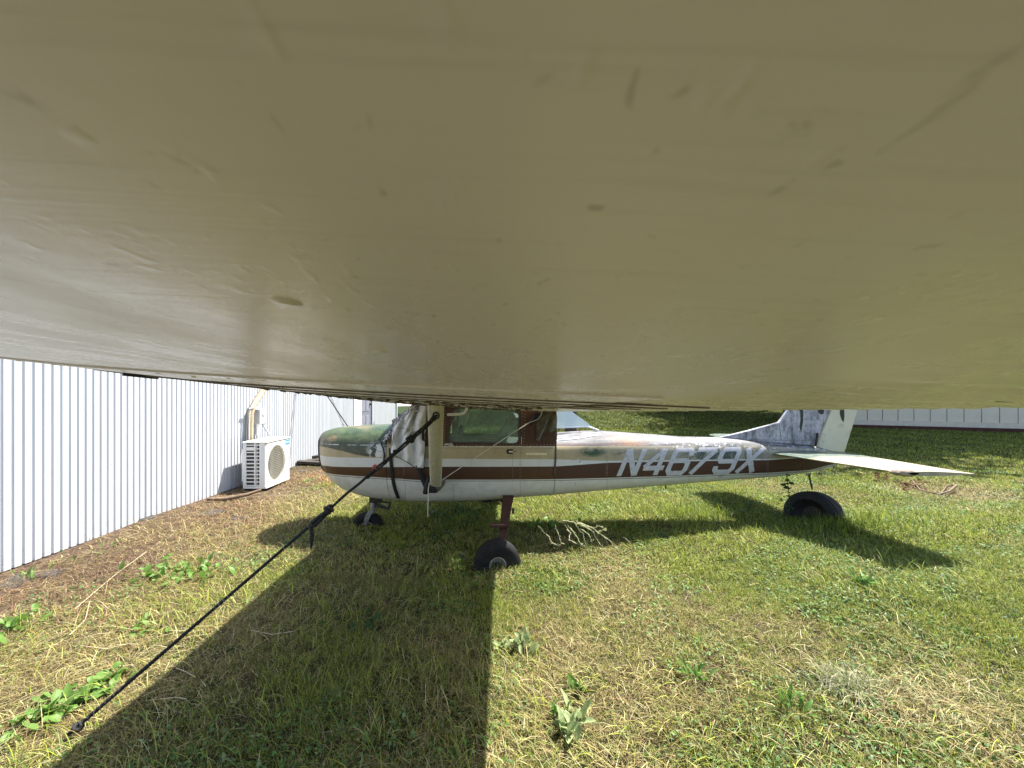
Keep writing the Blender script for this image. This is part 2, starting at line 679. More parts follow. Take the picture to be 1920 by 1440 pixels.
def lawn():
    # near, middle and far bands; blades get fewer and bigger with distance
    parts = []
    X, Y = scatter(420000, (-3.6, 4.9), (1.45, 3.4), lambda x, y: bare_keep(x, y) * (.3 + .7 * smooth(.33, .6, fbm(x * 12, y * 12, 3))))
    d = dryness(X, Y)
    n = len(X)
    tall = .5 * fbm(X * 2.2, Y * 2.2, 50) + .5 * fbm(X * 12, Y * 12, 3)
    L = rng.uniform(.016, .062, n) * (.45 + 1.1 * tall)
    lean = np.clip(rng.normal(.75, .35, n) + d * .3, .05, 1.5)
    blades('lawn_grass', X, Y, L, lean, rng.uniform(.0016, .0034, n), mixcol(d, n), bm_grass, 2, .5,
           'short mown grass, green and straw coloured, near the camera')
    X, Y = scatter(420000, (-4.0, 9.5), (3.3, 6.6), lambda x, y: bare_keep(x, y) * (.3 + .7 * smooth(.33, .6, fbm(x * 9, y * 9, 4))))
    d = dryness(X, Y)
    n = len(X)
    tall = .5 * fbm(X * 2.2, Y * 2.2, 50) + .5 * fbm(X * 9, Y * 9, 4)
    L = rng.uniform(.022, .072, n) * (.45 + 1.1 * tall)
    lean = np.clip(rng.normal(.75, .35, n) + d * .3, .05, 1.5)
    blades('lawn_grass', X, Y, L, lean, rng.uniform(.004, .007, n), mixcol(d, n), bm_grass, 2, .5,
           'grass around and beneath the parked plane')
    X, Y = scatter(260000, (-4.0, 21), (6.4, 15), lambda x, y: bare_keep(x, y), 1.3)
    d = dryness(X, Y)
    n = len(X)
    L = rng.uniform(.03, .07, n)
    lean = np.clip(rng.normal(.7, .35, n), .05, 1.4)
    blades('lawn_grass', X, Y, L, lean, rng.uniform(.009, .016, n), mixcol(d * .9, n), bm_grass, 1, .5,
           'green lawn stretching from the plane to the grey shed')
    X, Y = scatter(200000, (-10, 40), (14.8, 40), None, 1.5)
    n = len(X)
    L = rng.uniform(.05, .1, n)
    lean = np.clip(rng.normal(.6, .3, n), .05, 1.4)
    blades('lawn_grass', X, Y, L, lean, rng.uniform(.02, .05, n), mixcol(np.zeros(n), n) * .6, bm_grass, 1, .5,  # far blade colours dimmed, part of the trees' shade is in the colour
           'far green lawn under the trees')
    # straw: long dry stems lying flat
    def sk(x, y): return np.clip(dryness(x, y) * 1.25, .12, 1) * (.35 + .65 * (x > -2.9))
    X, Y = scatter(30000, (-4.0, 7), (1.45, 6.2), sk, 1.5)
    n = len(X)
    L = rng.uniform(.04, .13, n)
    near_wall = X < -1.8
    L = L * np.where(near_wall, 1.7, 1)
    az = rng.uniform(0, 2 * np.pi, n)
    az = np.where(near_wall, rng.normal(.6, .5, n) + np.pi * rng.integers(0, 2, n), az)
    blades('dry_straw', X, Y, L, np.clip(rng.normal(1.42, .1, n), 1.1, 1.56), rng.uniform(.0022, .0042, n) * (1 + .16 * (Y - 2).clip(0)),
           pick(STRAW + [(.5, .44, .26)], n), bm_grass, 2, .15, 'dry straw and grass clippings lying on the lawn', az, .012)
    # long blades bent over in swaths
    X, Y = scatter(34000, (-3.4, 8), (1.45, 6.4), lambda x, y: bare_keep(x, y) * smooth(.35, .6, fbm(x * 1.4 + 5, y * 1.4, 90)), 1.4)
    n = len(X)
    d = dryness(X, Y)
    az = 2.2 + 1.6 * (fbm(X * .7, Y * .7, 95) - .5) * 4 + rng.normal(0, .6, n)
    blades('long_grass', X, Y, rng.uniform(.06, .17, n), np.clip(rng.normal(1.05, .25, n), .3, 1.5), rng.uniform(.002, .004, n) * (1 + .2 * (Y - 2).clip(0)),
           mixcol(d * .6, n) * 1.1, bm_grass, 3, .5, 'longer grass blades bent over across the lawn', az)
    # clover and small broad leaves
    def ck(x, y): return np.clip(1.05 - dryness(x, y) * 1.1, .03, 1) * smooth(.42, .62, fbm(x * 1.7 + 9, y * 1.7, 61))
    X, Y = scatter(100000, (-3.4, 9), (1.45, 7.0), ck, 1.3)
    n = len(X)
    L = rng.uniform(.012, .026, n) * (1 + .12 * (Y - 2).clip(0))
    col = pick([(.1, .2, .045), (.08, .17, .04), (.14, .23, .07), (.18, .26, .11)], n)
    blades('clover', X, Y, L, np.clip(rng.normal(1.15, .3, n), .2, 1.56), L * rng.uniform(.5, .9, n), col, bm_grass, 2, .3,
           'low clover and broad leaved ground cover among the grass', None, .018)


lawn()


def scuffed_tufts(cx, cy, n, r, Lr, cols, label, lean=.5):
    X = cx + rng.normal(0, r, n)
    Y = cy + rng.normal(0, r * .7, n)
    L = rng.uniform(Lr[0], Lr[1], n)
    blades('grass_tuft', X, Y, L, np.clip(rng.normal(lean, .35, n), .05, 1.4), rng.uniform(.0022, .004, n) * (1 + .25 * max(0, cy - 2)), pick(cols, n), bm_grass, 3, .6, label)


scuffed_tufts(1.8, 1.95, 330, .085, (.06, .17), [(.36, .36, .24), (.45, .42, .28), (.22, .28, .1)], 'tall grey green tuft of grass right of the dry strip', .8)
scuffed_tufts(2.05, 1.78, 900, .16, (.06, .16), STRAW, 'long pale hay lying in the lawn at the lower right', 1.3)
scuffed_tufts(3.72, 4.15, 700, .16, (.08, .17), GREEN, 'longer green grass in front of the old tyre', .4)
scuffed_tufts(2.5, 4.9, 900, .3, (.08, .18), GREEN, 'longer green grass left of the tyre weight under the tail', .5)
scuffed_tufts(3.9, 4.0, 800, .35, (.08, .17), GREEN, 'longer green grass in the shade of the tailplane', .5)
scuffed_tufts(.02, 3.46, 420, .15, (.05, .12), BROWN + STRAW, 'dead thatch around the left main wheel', 1.0)
scuffed_tufts(-3.35, 3.25, 900, .3, (.06, .16), [(.1, .065, .04), (.15, .1, .06), (.2, .14, .085)], 'dark brown heap of dead stalks near the foot of the metal wall', 1.35)
for k_, (tx_, ty_) in enumerate(((-3.5, 3.0), (-2.9, 3.5), (-3.2, 4.6), (-2.7, 4.9), (-3.5, 5.2), (-2.4, 4.0), (-2.9, 2.7))):
    scuffed_tufts(tx_, ty_, 620, .34, (.05, .18), [(.3, .2, .11), (.22, .14, .075), (.38, .28, .16), (.15, .09, .05)], 'flattened brown stalks on the bare strip along the metal wall', 1.42)
scuffed_tufts(-3.3, 4.2, 700, .35, (.06, .2), BROWN + STRAW, 'loose brown stalks lying along the metal wall', 1.4)
scuffed_tufts(-2.9, 6.8, 900, .45, (.06, .18), [(.42, .27, .12), (.5, .34, .16), (.33, .2, .09)], 'orange brown dead grass between the air conditioner and the nose', 1.2)

# ------------------------------------------------------------------ the aeroplane
ZC = 4.7                                        # distance of its centre line
HWT = [(597, .20), (600, .27), (607, .35), (617, .39), (628, .415), (644, .435), (660, .45), (695, .47), (740, .485), (800, .5), (942, .5), (1045, .48), (1126, .42), (1245, .32), (1347, .23), (1435, .155), (1521, .085), (1571, .03)]
TOPT = [(597, 830), (600, 820), (607, 811), (617, 805.5), (628, 802.5), (644, 800.5), (660, 799), (695, 797), (740, 795.5), (760, 796), (800, 822)]
BOTT = [(597, 848), (600, 855), (604, 866), (610, 881), (617, 892), (628, 905), (644, 916.5), (660, 923.5), (676, 928.5), (695, 933), (724, 936.5), (755, 938.5), (830, 940.5), (905, 938), (942, 934.5), (1055, 926), (1126, 919.5), (1245, 910), (1380, 899), (1464, 893), (1521, 885), (1554, 878), (1571, 871)]
DECK = [(1041, 813), (1100, 809), (1126, 808), (1170, 811), (1282, 819), (1347, 820), (1420, 826), (1450, 830), (1521, 836), (1571, 843)]


def hw_px(px): return interp(px, *zip(*HWT))
def px2X(px): return (px - 930) * (ZC - hw_px(px)) / 720
def X_of(px, Z): return (px - 930) * Z / 720


_xs = [px2X(p) for p, _ in HWT]
_hw = [h for _, h in HWT]
def hwX(X): return interp(X, _xs, _hw)


def prof(tab, depth):
    xs = []; ds = []
    for px, py in tab:
        h = hw_px(px)
        Z = depth(h)
        xs.append((px - 930) * Z / 720)
        ds.append((py - 737) * Z / 720)
    return xs, ds


TOPX, TOPD = prof(TOPT, lambda h: ZC - .1 * h)
BOTX, BOTD = prof(BOTT, lambda h: ZC - .8 * h)
DKX, DKD = prof(DECK, lambda h: ZC)
BELT = (837 - 737) * 4.2 / 720


def topd(X):
    if X < -1.02: return interp(X, TOPX, TOPD)
    if X < .64: return BELT - .002
    return interp(X, DKX, DKD)


def botd(X): return interp(X, BOTX, BOTD)


def expo(X):
    """superellipse exponents of the upper and lower half of the section"""
    if X < -1.02: return interp(X, [-2.2, -1.6, -1.02], [2.1, 2.3, 2.7]), interp(X, [-2.2, -1.6, -1.02], [2.1, 2.3, 2.8])
    if X < .64: return 30.0, 3.2
    return interp(X, [.64, 1.4, 4], [3.2, 2.6, 2.2]), interp(X, [.64, 1.4, 4], [3.2, 3.0, 2.3])


def middle(X):
    if X < -1.02: return interp(X, [-2.2, -1.5, -1.02], [.60, .66, .70])
    if X < .64: return .72
    return interp(X, [.64, 4.1], [.72, .80]) if X < 4 else .8


def mid(X):
    m = middle(X); t = topd(X); b = botd(X)
    return min(max(m, t + .25 * (b - t)), b - .25 * (b - t))


def side(X, d):
    """half width of the body at station X and depth d below the lens"""
    m = mid(X); nt, nb = expo(X)
    q = (m - d) / max(.01, m - topd(X)) if d < m else (d - m) / max(.01, botd(X) - m)
    q = min(abs(q), 1.0)
    n = nt if d < m else nb
    return hwX(X) * (1 - q ** n) ** (1 / n)


def fit_belly():
    # deepen each section until its seen lower edge passes through the measured outline
    for _ in range(14):
        for i, (px, py) in enumerate(BOTT):
            X = BOTX[i]
            m = mid(X); nb = expo(X)[1]; h = hwX(X); b = botd(X)
            best = None
            for k in range(40):
                a = math.pi / 2 * k / 39
                c, s_ = math.cos(a), math.sin(a)
                q = (c ** nb + s_ ** nb) ** (-1 / nb)
                Z = ZC - h * q * c; d = m + (b - m) * q * s_
                if best is None or d / Z > best[0]: best = (d / Z, Z)
            BOTD[i] += ((py - 737) / 720 - best[0]) * best[1] * .8
            BOTX[i] = (px - 930) * best[1] / 720
        for i in range(1, len(BOTX)):
            BOTX[i] = max(BOTX[i], BOTX[i - 1] + .002)


fit_belly()


def skin(X, d, off=0.0): return Vector((X, ZC - side(X, d) - off, CZ - d))


def spx(px, py, off=0.0):
    """point on the near side of the body under photograph pixel (px, py)"""
    X = px2X(px)
    Z = ZC - hwX(X)
    for _ in range(6):
        X = (px - 930) * Z / 720
        d = (py - 737) * Z / 720
        Z = ZC - side(X, d)
    return skin(X, d, off)


def ring(X, n=64):
    m = mid(X); nt, nb = expo(X); h = hwX(X); t = topd(X); b = botd(X)
    out = []
    for i in range(n):
        a = 2 * math.pi * i / n
        c, s = math.cos(a), math.sin(a)
        e = nt if s >= 0 else nb
        H = (m - t) if s >= 0 else (b - m)
        k = (abs(c) ** e + abs(s) ** e) ** (-1 / e)
        out.append(Vector((X, ZC + h * k * c, CZ - m + H * k * s)))
    return out


plane = thing('airplane', (0, ZC, 0), 'old brown, cream and white high wing light airplane parked on the grass without its propeller', 'airplane')


def XD(px, py):
    h = hw_px(px)
    Z = ZC - h
    return (px - 930) * Z / 720, (py - 737) * Z / 720


def paint():
    t = NT('aircraft_striped_paint')
    co = t.coords()
    sx = t.n('ShaderNodeSeparateXYZ')
    t.link(co, sx.inputs[0])
    X = sx.outputs[0]
    d = t.math('SUBTRACT', CZ, sx.outputs[2])
    u = t.math('MULTIPLY_ADD', X, 1 / 8, 3 / 8)
    dd = t.math('MULTIPLY', d, .5)

    def line(tab):
        return t.curve(u, [((x + 3) / 8, y / 2) for x, y in (XD(*p) for p in tab)])

    def below(tab, soft=.0012):
        return t.step(t.math('SUBTRACT', dd, line(tab)), -soft, soft)
    n_big = t.noise(co, 2.2, 5, .65)
    n_mid = t.noise(co, 11, 5, .7)
    n_fine = t.noise(co, 55, 4, .7)
    n_str = t.noise(t.mapping(co, (3, 3, 30)), 1.0, 5, .7)
    white = t.ramp(n_mid, [(.3, (.5, .5, .48)), (.62, (.62, .62, .6)), (.85, (.66, .66, .64))])
    cream = t.ramp(n_mid, [(.3, (.33, .265, .145)), (.7, (.42, .345, .205))])
    brown = t.ramp(n_mid, [(.3, (.05, .018, .008)), (.7, (.068, .026, .012))])
    tail = t.step(X, .85, 2.0)
    # upper deck of the tail: chalky, greyed white with dark streaks
    deck = t.ramp(t.mix(.45, t.mix(.35, n_mid, n_fine), n_str), [(.40, (.03, .03, .033)), (.48, (.10, .10, .107)), (.6, (.25, .25, .265))])
    rustm = t.n('ShaderNodeVectorMath', operation='DISTANCE')
    t.link(t.mapping(co, (1, 1, 2.2)), rustm.inputs[0])
    rustm.inputs[1].default_value = (1.52, -.33, 1.07 * 2.2)
    rust = t.math('MULTIPLY', t.step(rustm.outputs['Value'], .35, .03), t.step(n_mid, .36, .62))
    deck = t.mix(rust, deck, (.33, .16, .075))
    # cowling top: mottled green, tan and bare spots
    green = t.ramp(t.mix(.35, n_mid, n_fine), [(.34, (.018, .03, .013)), (.48, (.045, .075, .03)), (.6, (.08, .11, .045)), (.72, (.16, .16, .085))])
    tan = t.math('MULTIPLY', t.step(n_big, .5, .64), t.step(X, -1.25, -1.9))
    green = t.mix(tan, green, (.3, .2, .11))
    low = t.math('MULTIPLY', t.step(d, .42, .58), t.step(n_fine, .38, .55))
    green = t.mix(t.math('MULTIPLY', low, .75), green, (.03, .03, .018))
    spots = t.step(n_fine, .6, .66)
    green = t.mix(t.math('MULTIPLY', spots, t.step(n_big, .42, .6)), green, (.33, .31, .24))
    peel = t.n('ShaderNodeVectorMath', operation='DISTANCE')
    t.link(t.mapping(co, (1, 1, 1)), peel.inputs[0])
    pk = spx(708, 848)
    peel.inputs[1].default_value = (pk.x, pk.y - ZC, pk.z)
    pe = t.math('MULTIPLY', t.step(peel.outputs['Value'], .16, .05), t.step(n_mid, .47, .5))
    green = t.mix(pe, green, (.62, .63, .6))
    # composite from the keel upwards
    c = white
    keel_dirt = t.math('MULTIPLY', t.step(n_mid, .5, .66), t.math('MULTIPLY', t.step(n_big, .42, .6), .75))
    keel_dirt = t.math('MULTIPLY', keel_dirt, t.math('MULTIPLY_ADD', t.step(X, .5, 1.0), .85, .15))
    c = t.mix(keel_dirt, c, (.16, .165, .15))
    b_bot = [(597, 886), (614, 890), (640, 892), (705, 895.5), (797, 901), (830, 899.5), (1040, 899), (1245, 893.7), (1445, 887.2), (1521, 882), (1560, 871), (1571, 868)]
    b_line = [(p, y + 3.2) for p, y in b_bot]
    b_line2 = [(p, y + 2.0) for p, y in b_bot]
    ln = t.math('SUBTRACT', 1.0, t.math('MULTIPLY', below(b_line), 1.0))
    ln = t.math('MULTIPLY', ln, below(b_line2))
    c = t.mix(ln, c, (.1, .07, .06))
    c = t.mix(below(b_bot), brown, c)
    b_top = [(597, 873.5), (607, 874), (800, 875), (1040, 874.5), (1080, 872), (1140, 867.5), (1245, 865.5), (1445, 862.5), (1571, 853)]
    c = t.mix(below(b_top), white_dirty(t, white, n_mid, n_big, tail), c)
    w_top = [(597, 853.5), (602, 854), (740, 858.5), (832, 860), (1041, 861), (1100, 863), (1140, 864), (1245, 863), (1445, 860), (1571, 851)]
    cr_t = t.ramp(n_str, [(.3, (.13, .13, .115)), (.55, (.3, .275, .21)), (.75, (.4, .36, .27))])
    creamx = t.mix(t.math('MULTIPLY', tail, .85), cream, cr_t)
    gp = t.n('ShaderNodeVectorMath', operation='DISTANCE')
    t.link(t.mapping(co, (1, 0, 2.4)), gp.inputs[0])
    p0 = spx(1111, 847)
    gp.inputs[1].default_value = (p0.x, 0, p0.z * 2.4)
    gm = t.math('MULTIPLY', t.step(gp.outputs['Value'], .2, .06), t.step(n_mid, .35, .5))
    creamx = t.mix(gm, creamx, (.035, .07, .035))
    gp2 = t.n('ShaderNodeVectorMath', operation='DISTANCE')
    t.link(t.mapping(co, (1, 0, 1.3)), gp2.inputs[0])
    p1 = spx(1355, 845)
    gp2.inputs[1].default_value = (p1.x, 0, p1.z * 1.3)
    gm2 = t.math('MULTIPLY', t.step(gp2.outputs['Value'], .75, .2), t.step(n_mid, .4, .58))
    creamx = t.mix(gm2, creamx, (.055, .075, .06))
    c = t.mix(below(w_top), creamx, c)
    g_bot = [(597, 836), (612, 838.5), (640, 845), (670, 853), (690, 856), (723, 857.5), (724, 836), (740, 836)]
    cowl = t.step(X, px2X(724.5), px2X(723.5))
    c = t.mix(t.math('MULTIPLY', cowl, t.math('SUBTRACT', 1.0, below(g_bot, .003))), c, green)
    seam = t.math('MULTIPLY', cowl, t.step(t.math('ABSOLUTE', t.math('SUBTRACT', d, .575)), .006, .003))
    c = t.mix(t.math('MULTIPLY', seam, t.step(n_mid, .45, .6)), c, (.6, .6, .56))  # broken pale line paints in the highlights along the cowling joint
    belt = [(597, 800), (723, 800), (735, 836.5), (1041, 837), (1415, 836), (1521, 841), (1571, 845)]
    aft = t.step(X, .655, .66)
    c = t.mix(t.math('MULTIPLY', aft, t.math('SUBTRACT', 1.0, below(belt))), c, deck)
    blt = t.math('MULTIPLY', aft, t.step(t.math('ABSOLUTE', t.math('SUBTRACT', d, BELT - .012)), .012, .008))
    blt = t.math('MULTIPLY', blt, t.step(X, 2.4, .8))
    c = t.mix(t.math('MULTIPLY', blt, .8), c, (.1, .05, .04))
    # flaked white patches along the upper edge of the tail
    fk = t.math('MULTIPLY', t.step(t.noise(co, 19, 5, .75), .57, .6), t.math('MULTIPLY', t.step(X, 1.6, 2.2), t.step(t.math('ABSOLUTE', t.math('SUBTRACT', d, .62)), .13, .03)))
    c = t.mix(fk, c, (.66, .66, .65))
    dk = t.math('MULTIPLY', t.step(t.noise(t.mapping(co, (4, 4, 9)), 1, 5, .75), .55, .68), t.math('MULTIPLY', t.step(X, .7, 1.2), t.step(d, .80, .66)))
    c = t.mix(t.math('MULTIPLY', dk, .7), c, (.09, .085, .07))
    # general grime
    gr_ = t.math('MULTIPLY', t.step(n_fine, .58, .72), .3)
    c = t.mix(gr_, c, (.2, .19, .16))
    t.link(c, t.p.inputs['Base Color'])
    rr = t.ramp(n_mid, [(.3, (.3,) * 3), (.7, (.5,) * 3)])
    t.link(t.math('ADD', rr, t.math('MULTIPLY', t.step(X, .6, .7), .3)), t.p.inputs['Roughness'])
    t.p.inputs['Specular IOR Level'].default_value = .5
    hb = t.mix(.5, n_mid, n_fine)
    t.bump(hb, .12, .01)
    return t.m


def white_dirty(t, white, n_mid, n_big, tail):
    k = t.math('MULTIPLY', t.step(n_mid, .45, .68), t.math('MULTIPLY_ADD', tail, .5, .12))
    return t.mix(k, white, (.22, .23, .2))


M['paint'] = paint()


def body(name, px0, px1, cuts, cap0, cap1):
    xs = sorted(set([px2X(px0), px2X(px1)] + [x for x in cuts if px2X(px0) < x < px2X(px1)]))
    mb = MB()
    mb.loft([ring(x) for x in xs], cap0, cap1)
    return mb.build(name, M['paint'], plane, 40)


cuts = [px2X(p) for p in list(range(597, 660, 4)) + list(range(660, 1580, 14)) + [p for p, _ in BOTT] + [p for p, _ in HWT]]
cowling = body('cowling', 597, 723.4, cuts, True, True)
# the middle body starts a hair behind the cowling
mbx = sorted(set([px2X(724.3), -1.021, -1.019, px2X(1040.2)] + [x for x in cuts if px2X(724.3) < x < px2X(1040.2)]))
mb = MB()
mb.loft([ring(x) for x in mbx], True, True)
fuselage = mb.build('fuselage', M['paint'], plane, 40)
tail_cone = body('tail_cone', 1041.2, 1571, cuts, True, True)

# nose: dark engine opening and spinner backplate where the propeller was
mb = MB()
Mx = Matrix.Translation((px2X(597.3), ZC, CZ - .62)) @ Matrix.Rotation(R(-90), 4, 'Y')
mb.lathe([(0, .05), (.1, .05), (.115, .03), (.115, -.01), (0, -.01)], Mx, 28)
mb.build('propeller_flange', M['dark_metal'], cowling, 40)
mb = MB()
rr = []
for k, (o, s_) in enumerate(((-.012, .9), (-.02, .97), (-.005, 1.02), (.012, .98))):
    base = ring(px2X(598.5))
    cen = Vector((px2X(598.5), ZC, CZ - .62))
    rr.append([cen + (p - cen) * s_ + Vector((o, 0, 0)) for p in base])
mb.loft(rr, True, True)
mb.build('nose_ring', M['dark_metal'], cowling, 40)

# skin seams: thin dark laps that follow the body
def seam_line(px, y0, y1, wdt=.004, name='skin_seam', m=None, n=20):
    mb = MB()
    a = [spx(px, y0 + (y1 - y0) * i / n, .0012) for i in range(n + 1)]
    mb.grid(lambda u, v: a[int(round(v * n))] + Vector((wdt * (u - .5) * 2, 0, 0)), 1, n)
    return mb.build(name, m or M['dark_metal'], plane, 180)


M['seamc'] = simple('dark_seam', (.17, .15, .13), .8)
seam_line(760, 905, 936, .0015, m=M['seamc'])
seam_line(850, 905, 938, .0012, m=M['seamc'])
seam_line(1138, 842, 915, .0015, m=M['seamc'])
seam_line(1292, 842, 902, .0015, m=M['seamc'])
seam_line(1440, 838, 890, .002, m=M['seamc'])

# ------------------------------------------------------------------ registration letters
t = NT('registration_paint')
co = t.coords()
n_ = t.noise(co, 30, 5, .7)
t.link(t.ramp(n_, [(.3, (.3, .29, .3)), (.5, (.46, .45, .47)), (.8, (.52, .51, .53))]), t.p.inputs['Base Color'])
t.p.inputs['Roughness'].default_value = .5
M['silver'] = t.m

GLY = {
    'N': [[(.1, 0), (.1, 1)], [(.12, .985), (.82, .015)], [(.84, 0), (.84, 1)]],
    '4': [[(.72, 0), (.72, 1)], [(.70, .98), (.02, .30)], [(.0, .27), (1.0, .27)]],
    '6': [[(.93, .72), (.93, .84), (.82, .95), (.22, .95), (.1, .83), (.1, .17), (.22, .05), (.81, .05), (.93, .17), (.93, .42), (.81, .53), (.216, .53)]],
    '7': [[(.0, .95), (.95, .95)], [(.93, .92), (.5, .5), (.12, 0)]],
    '9': [[(.08, .28), (.08, .16), (.2, .05), (.81, .05), (.93, .17), (.93, .83), (.81, .95), (.22, .95), (.1, .83), (.1, .58), (.22, .47), (.814, .47)]],
    'X': [[(.05, 0), (.92, 1)], [(.12, 1), (.84, 0)]],
}


def letter(ch, k):
    mb = MB()
    u0 = 545 + 177 * k
    wd, thick = 152, 36

    def place(x, y, off):
        b0 = 610 - .0285 * (u0 + x * wd - 540)
        t0 = 408 - .012 * (u0 + x * wd - 540)
        v = b0 + (t0 - b0) * y
        u = u0 + x * wd + 84 * y
        return spx(1020 + u / 4, 740 + v / 4, off)
    for q, st in enumerate(GLY[ch]):
        off = .0036 + .0006 * q
        asp = wd / 200.0
        P = [Vector((x * asp, y)) for x, y in st]
        hwid = thick / 400.0
        Ls = []
        for i, p in enumerate(P):
            d0 = (P[i] - P[i - 1]).normalized() if i > 0 else None
            d1 = (P[i + 1] - P[i]).normalized() if i < len(P) - 1 else None
            if d0 is None: d0 = d1
            if d1 is None: d1 = d0
            n0 = Vector((-d0.y, d0.x)); n1 = Vector((-d1.y, d1.x))
            nn = (n0 + n1).normalized()
            s_ = min(1.6, 1 / max(.3, nn.dot(n0)))
            Ls.append((p + nn * hwid * s_, p - nn * hwid * s_))
        for i in range(len(P) - 1):
            m_ = max(1, int((P[i + 1] - P[i]).length / .06))
            vs = []
            for j in range(m_ + 1):
                f = j / m_
                for e_ in (0, .33, .67, 1):
                    pa = Ls[i][0] * (1 - f) + Ls[i + 1][0] * f
                    pb = Ls[i][1] * (1 - f) + Ls[i + 1][1] * f
                    pt = pa * (1 - e_) + pb * e_
                    vs.append(place(pt.x / asp, pt.y, off))
            mb.add(vs, [(4 * j + w_, 4 * j + w_ + 1, 4 * j + w_ + 5, 4 * j + w_ + 4) for j in range(m_) for w_ in range(3)])
    return mb.build('registration_letter' if ch in 'NX' else 'registration_digit', M['silver'], tail_cone)


for k, ch in enumerate('N4679X'):
    o = letter(ch, k)
    o['label'] = 'worn silver grey painted slanted character ' + ch

# ------------------------------------------------------------------ cabin sides, door and windows
YS = ZC - .5


def P2(px, py, Y): return Vector(((px - 930) * Y / 720, Y, CZ - (py - 737) * Y / 720))


def rrect(cs, r, n=8):
    """rounded quadrilateral through corner pixels cs (clockwise), r in px"""
    out = []
    k = len(cs)
    for i in range(k):
        p = Vector(cs[i]); a = Vector(cs[i - 1]); b = Vector(cs[(i + 1) % k])
        da = (a - p).normalized(); db = (b - p).normalized()
        for j in range(n + 1):
            f = j / n
            q0 = p + da * r; q2 = p + db * r
            out.append((q0 * (1 - f) ** 2 + p * 2 * f * (1 - f) + q2 * f * f))
    return out


WIN = [(848, 765), (974, 767), (974, 832), (839, 829.5)]
win_o = rrect(WIN, 12)


def scale_loop(loop, s_in):
    c = sum((Vector(p) for p in loop), Vector((0, 0))) / len(loop)
    out = []
    for p in loop:
        d_ = (Vector(p) - c)
        out.append(c + d_ * (1 - s_in / max(1, d_.length)))
    return out


def wall_panel(name, quad, hole, Ys, yo, m, parent, thick=.018):
    """flat cabin side with an optional window hole; Ys picks the pixel plane, yo the real plane"""
    mb = MB()
    if hole is None:
        q = [P2(x, y, Ys) for x, y in quad]
        for p in q: p.y = yo
        q2 = [p + Vector((0, thick, 0)) for p in q]
        mb.loft([q, q2])
    else:
        n = len(hole)
        per = n // 4
        outer = []
        for i in range(4):
            a = Vector(quad[i]); b = Vector(quad[(i + 1) % 4])
            # corner i is spread over its own arc: project from hole to the quad
            for j in range(per):
                outer.append(None)
        c = sum((Vector(p) for p in hole), Vector((0, 0))) / n
        for i, p in enumerate(hole):
            d_ = Vector(p) - c
            best = None
            for k in range(4):
                a = Vector(quad[k]); b = Vector(quad[(k + 1) % 4])
                e = b - a
                den = d_.x * e.y - d_.y * e.x
                if abs(den) < 1e-9: continue
                tt = ((a - c).x * e.y - (a - c).y * e.x) / den
                ss = ((a - c).x * d_.y - (a - c).y * d_.x) / den
                if tt > 0 and -1e-6 <= ss <= 1 + 1e-6 and (best is None or tt < best): best = tt
            outer[i] = c + d_ * best
        # pull the nearest outer points onto the true corners
        for k in range(4):
            q = Vector(quad[k])
            i = min(range(n), key=lambda i: (outer[i] - q).length)
            outer[i] = q
        def to3(p, dy):
            v = P2(p[0], p[1], Ys)
            v.y = yo + dy
            return v
        R0 = [to3(p, 0) for p in outer]; R1 = [to3(p, 0) for p in hole]
        R2 = [to3(p, thick) for p in hole]; R3 = [to3(p, thick) for p in outer]
        mb.loft([R0, R1, R2, R3, R0], False, False)
    return mb.build(name, m, parent, 40)


door = wall_panel('door', [(828, 757), (977.5, 757), (977.5, 836.9), (828, 836.9)], win_o, YS, YS - .004, M['brown'], plane)
wall_panel('cabin_side', [(978.2, 757), (1041, 757), (1041, 836.9), (978.2, 836.9)], None, YS, YS - .003, M['brown'], plane)
wall_panel('windscreen_post', [(797, 757), (827.4, 757), (827.4, 836.9), (797, 836.9)], None, YS, YS - .002, M['brown'], plane)
# far side, with its own opening
FY = ZC + .5
wall_panel('door', [(828, 757), (977.5, 757), (977.5, 836.9), (828, 836.9)], win_o, YS, FY, M['brown'], plane)
wall_panel('cabin_side', [(978.2, 757), (1041, 757), (1041, 836.9), (978.2, 836.9)], None, YS, FY, M['brown'], plane)

# window gasket and pane
mb = MB()
la = [P2(p[0], p[1], YS) for p in scale_loop(win_o, -1.5)]
lb = [P2(p[0], p[1], YS) for p in scale_loop(win_o, 2.2)]
for l_, y_ in ((la, YS - .012), (lb, YS - .012)):
    for p in l_: p.y = y_
la0 = [p + Vector((0, .012, 0)) for p in la]
lb0 = [p + Vector((0, .02, 0)) for p in lb]
mb.loft([la0, la, lb, lb0], False, False)
win = mb.build('window_frame', simple('window_frame_paint', (.05, .035, .03), .5), door, 40)
gt = NT('tinted_window_acrylic')
gt.t.nodes.remove(gt.p)
tr = gt.n('ShaderNodeBsdfTransparent')
tr.inputs[0].default_value = (.58, .74, .64, 1)
gl = gt.n('ShaderNodeBsdfGlossy')
gl.inputs[0].default_value = (.8, .9, .85, 1)
gl.inputs['Roughness'].default_value = .04
df = gt.n('ShaderNodeBsdfDiffuse')
df.inputs[0].default_value = (.36, .5, .42, 1)
fr = gt.n('ShaderNodeFresnel')
fr.inputs[0].default_value = 1.5
m1 = gt.n('ShaderNodeMixShader')
gt.link(gt.math('ADD', gt.math('MULTIPLY', fr.outputs[0], .9), .03), m1.inputs[0])
gt.link(tr.outputs[0], m1.inputs[1]); gt.link(gl.outputs[0], m1.inputs[2])
m2 = gt.n('ShaderNodeMixShader')
gt.link(gt.math('MULTIPLY', gt.step(gt.noise(gt.coords(), 5, 4), .2, .7), .42), m2.inputs[0])
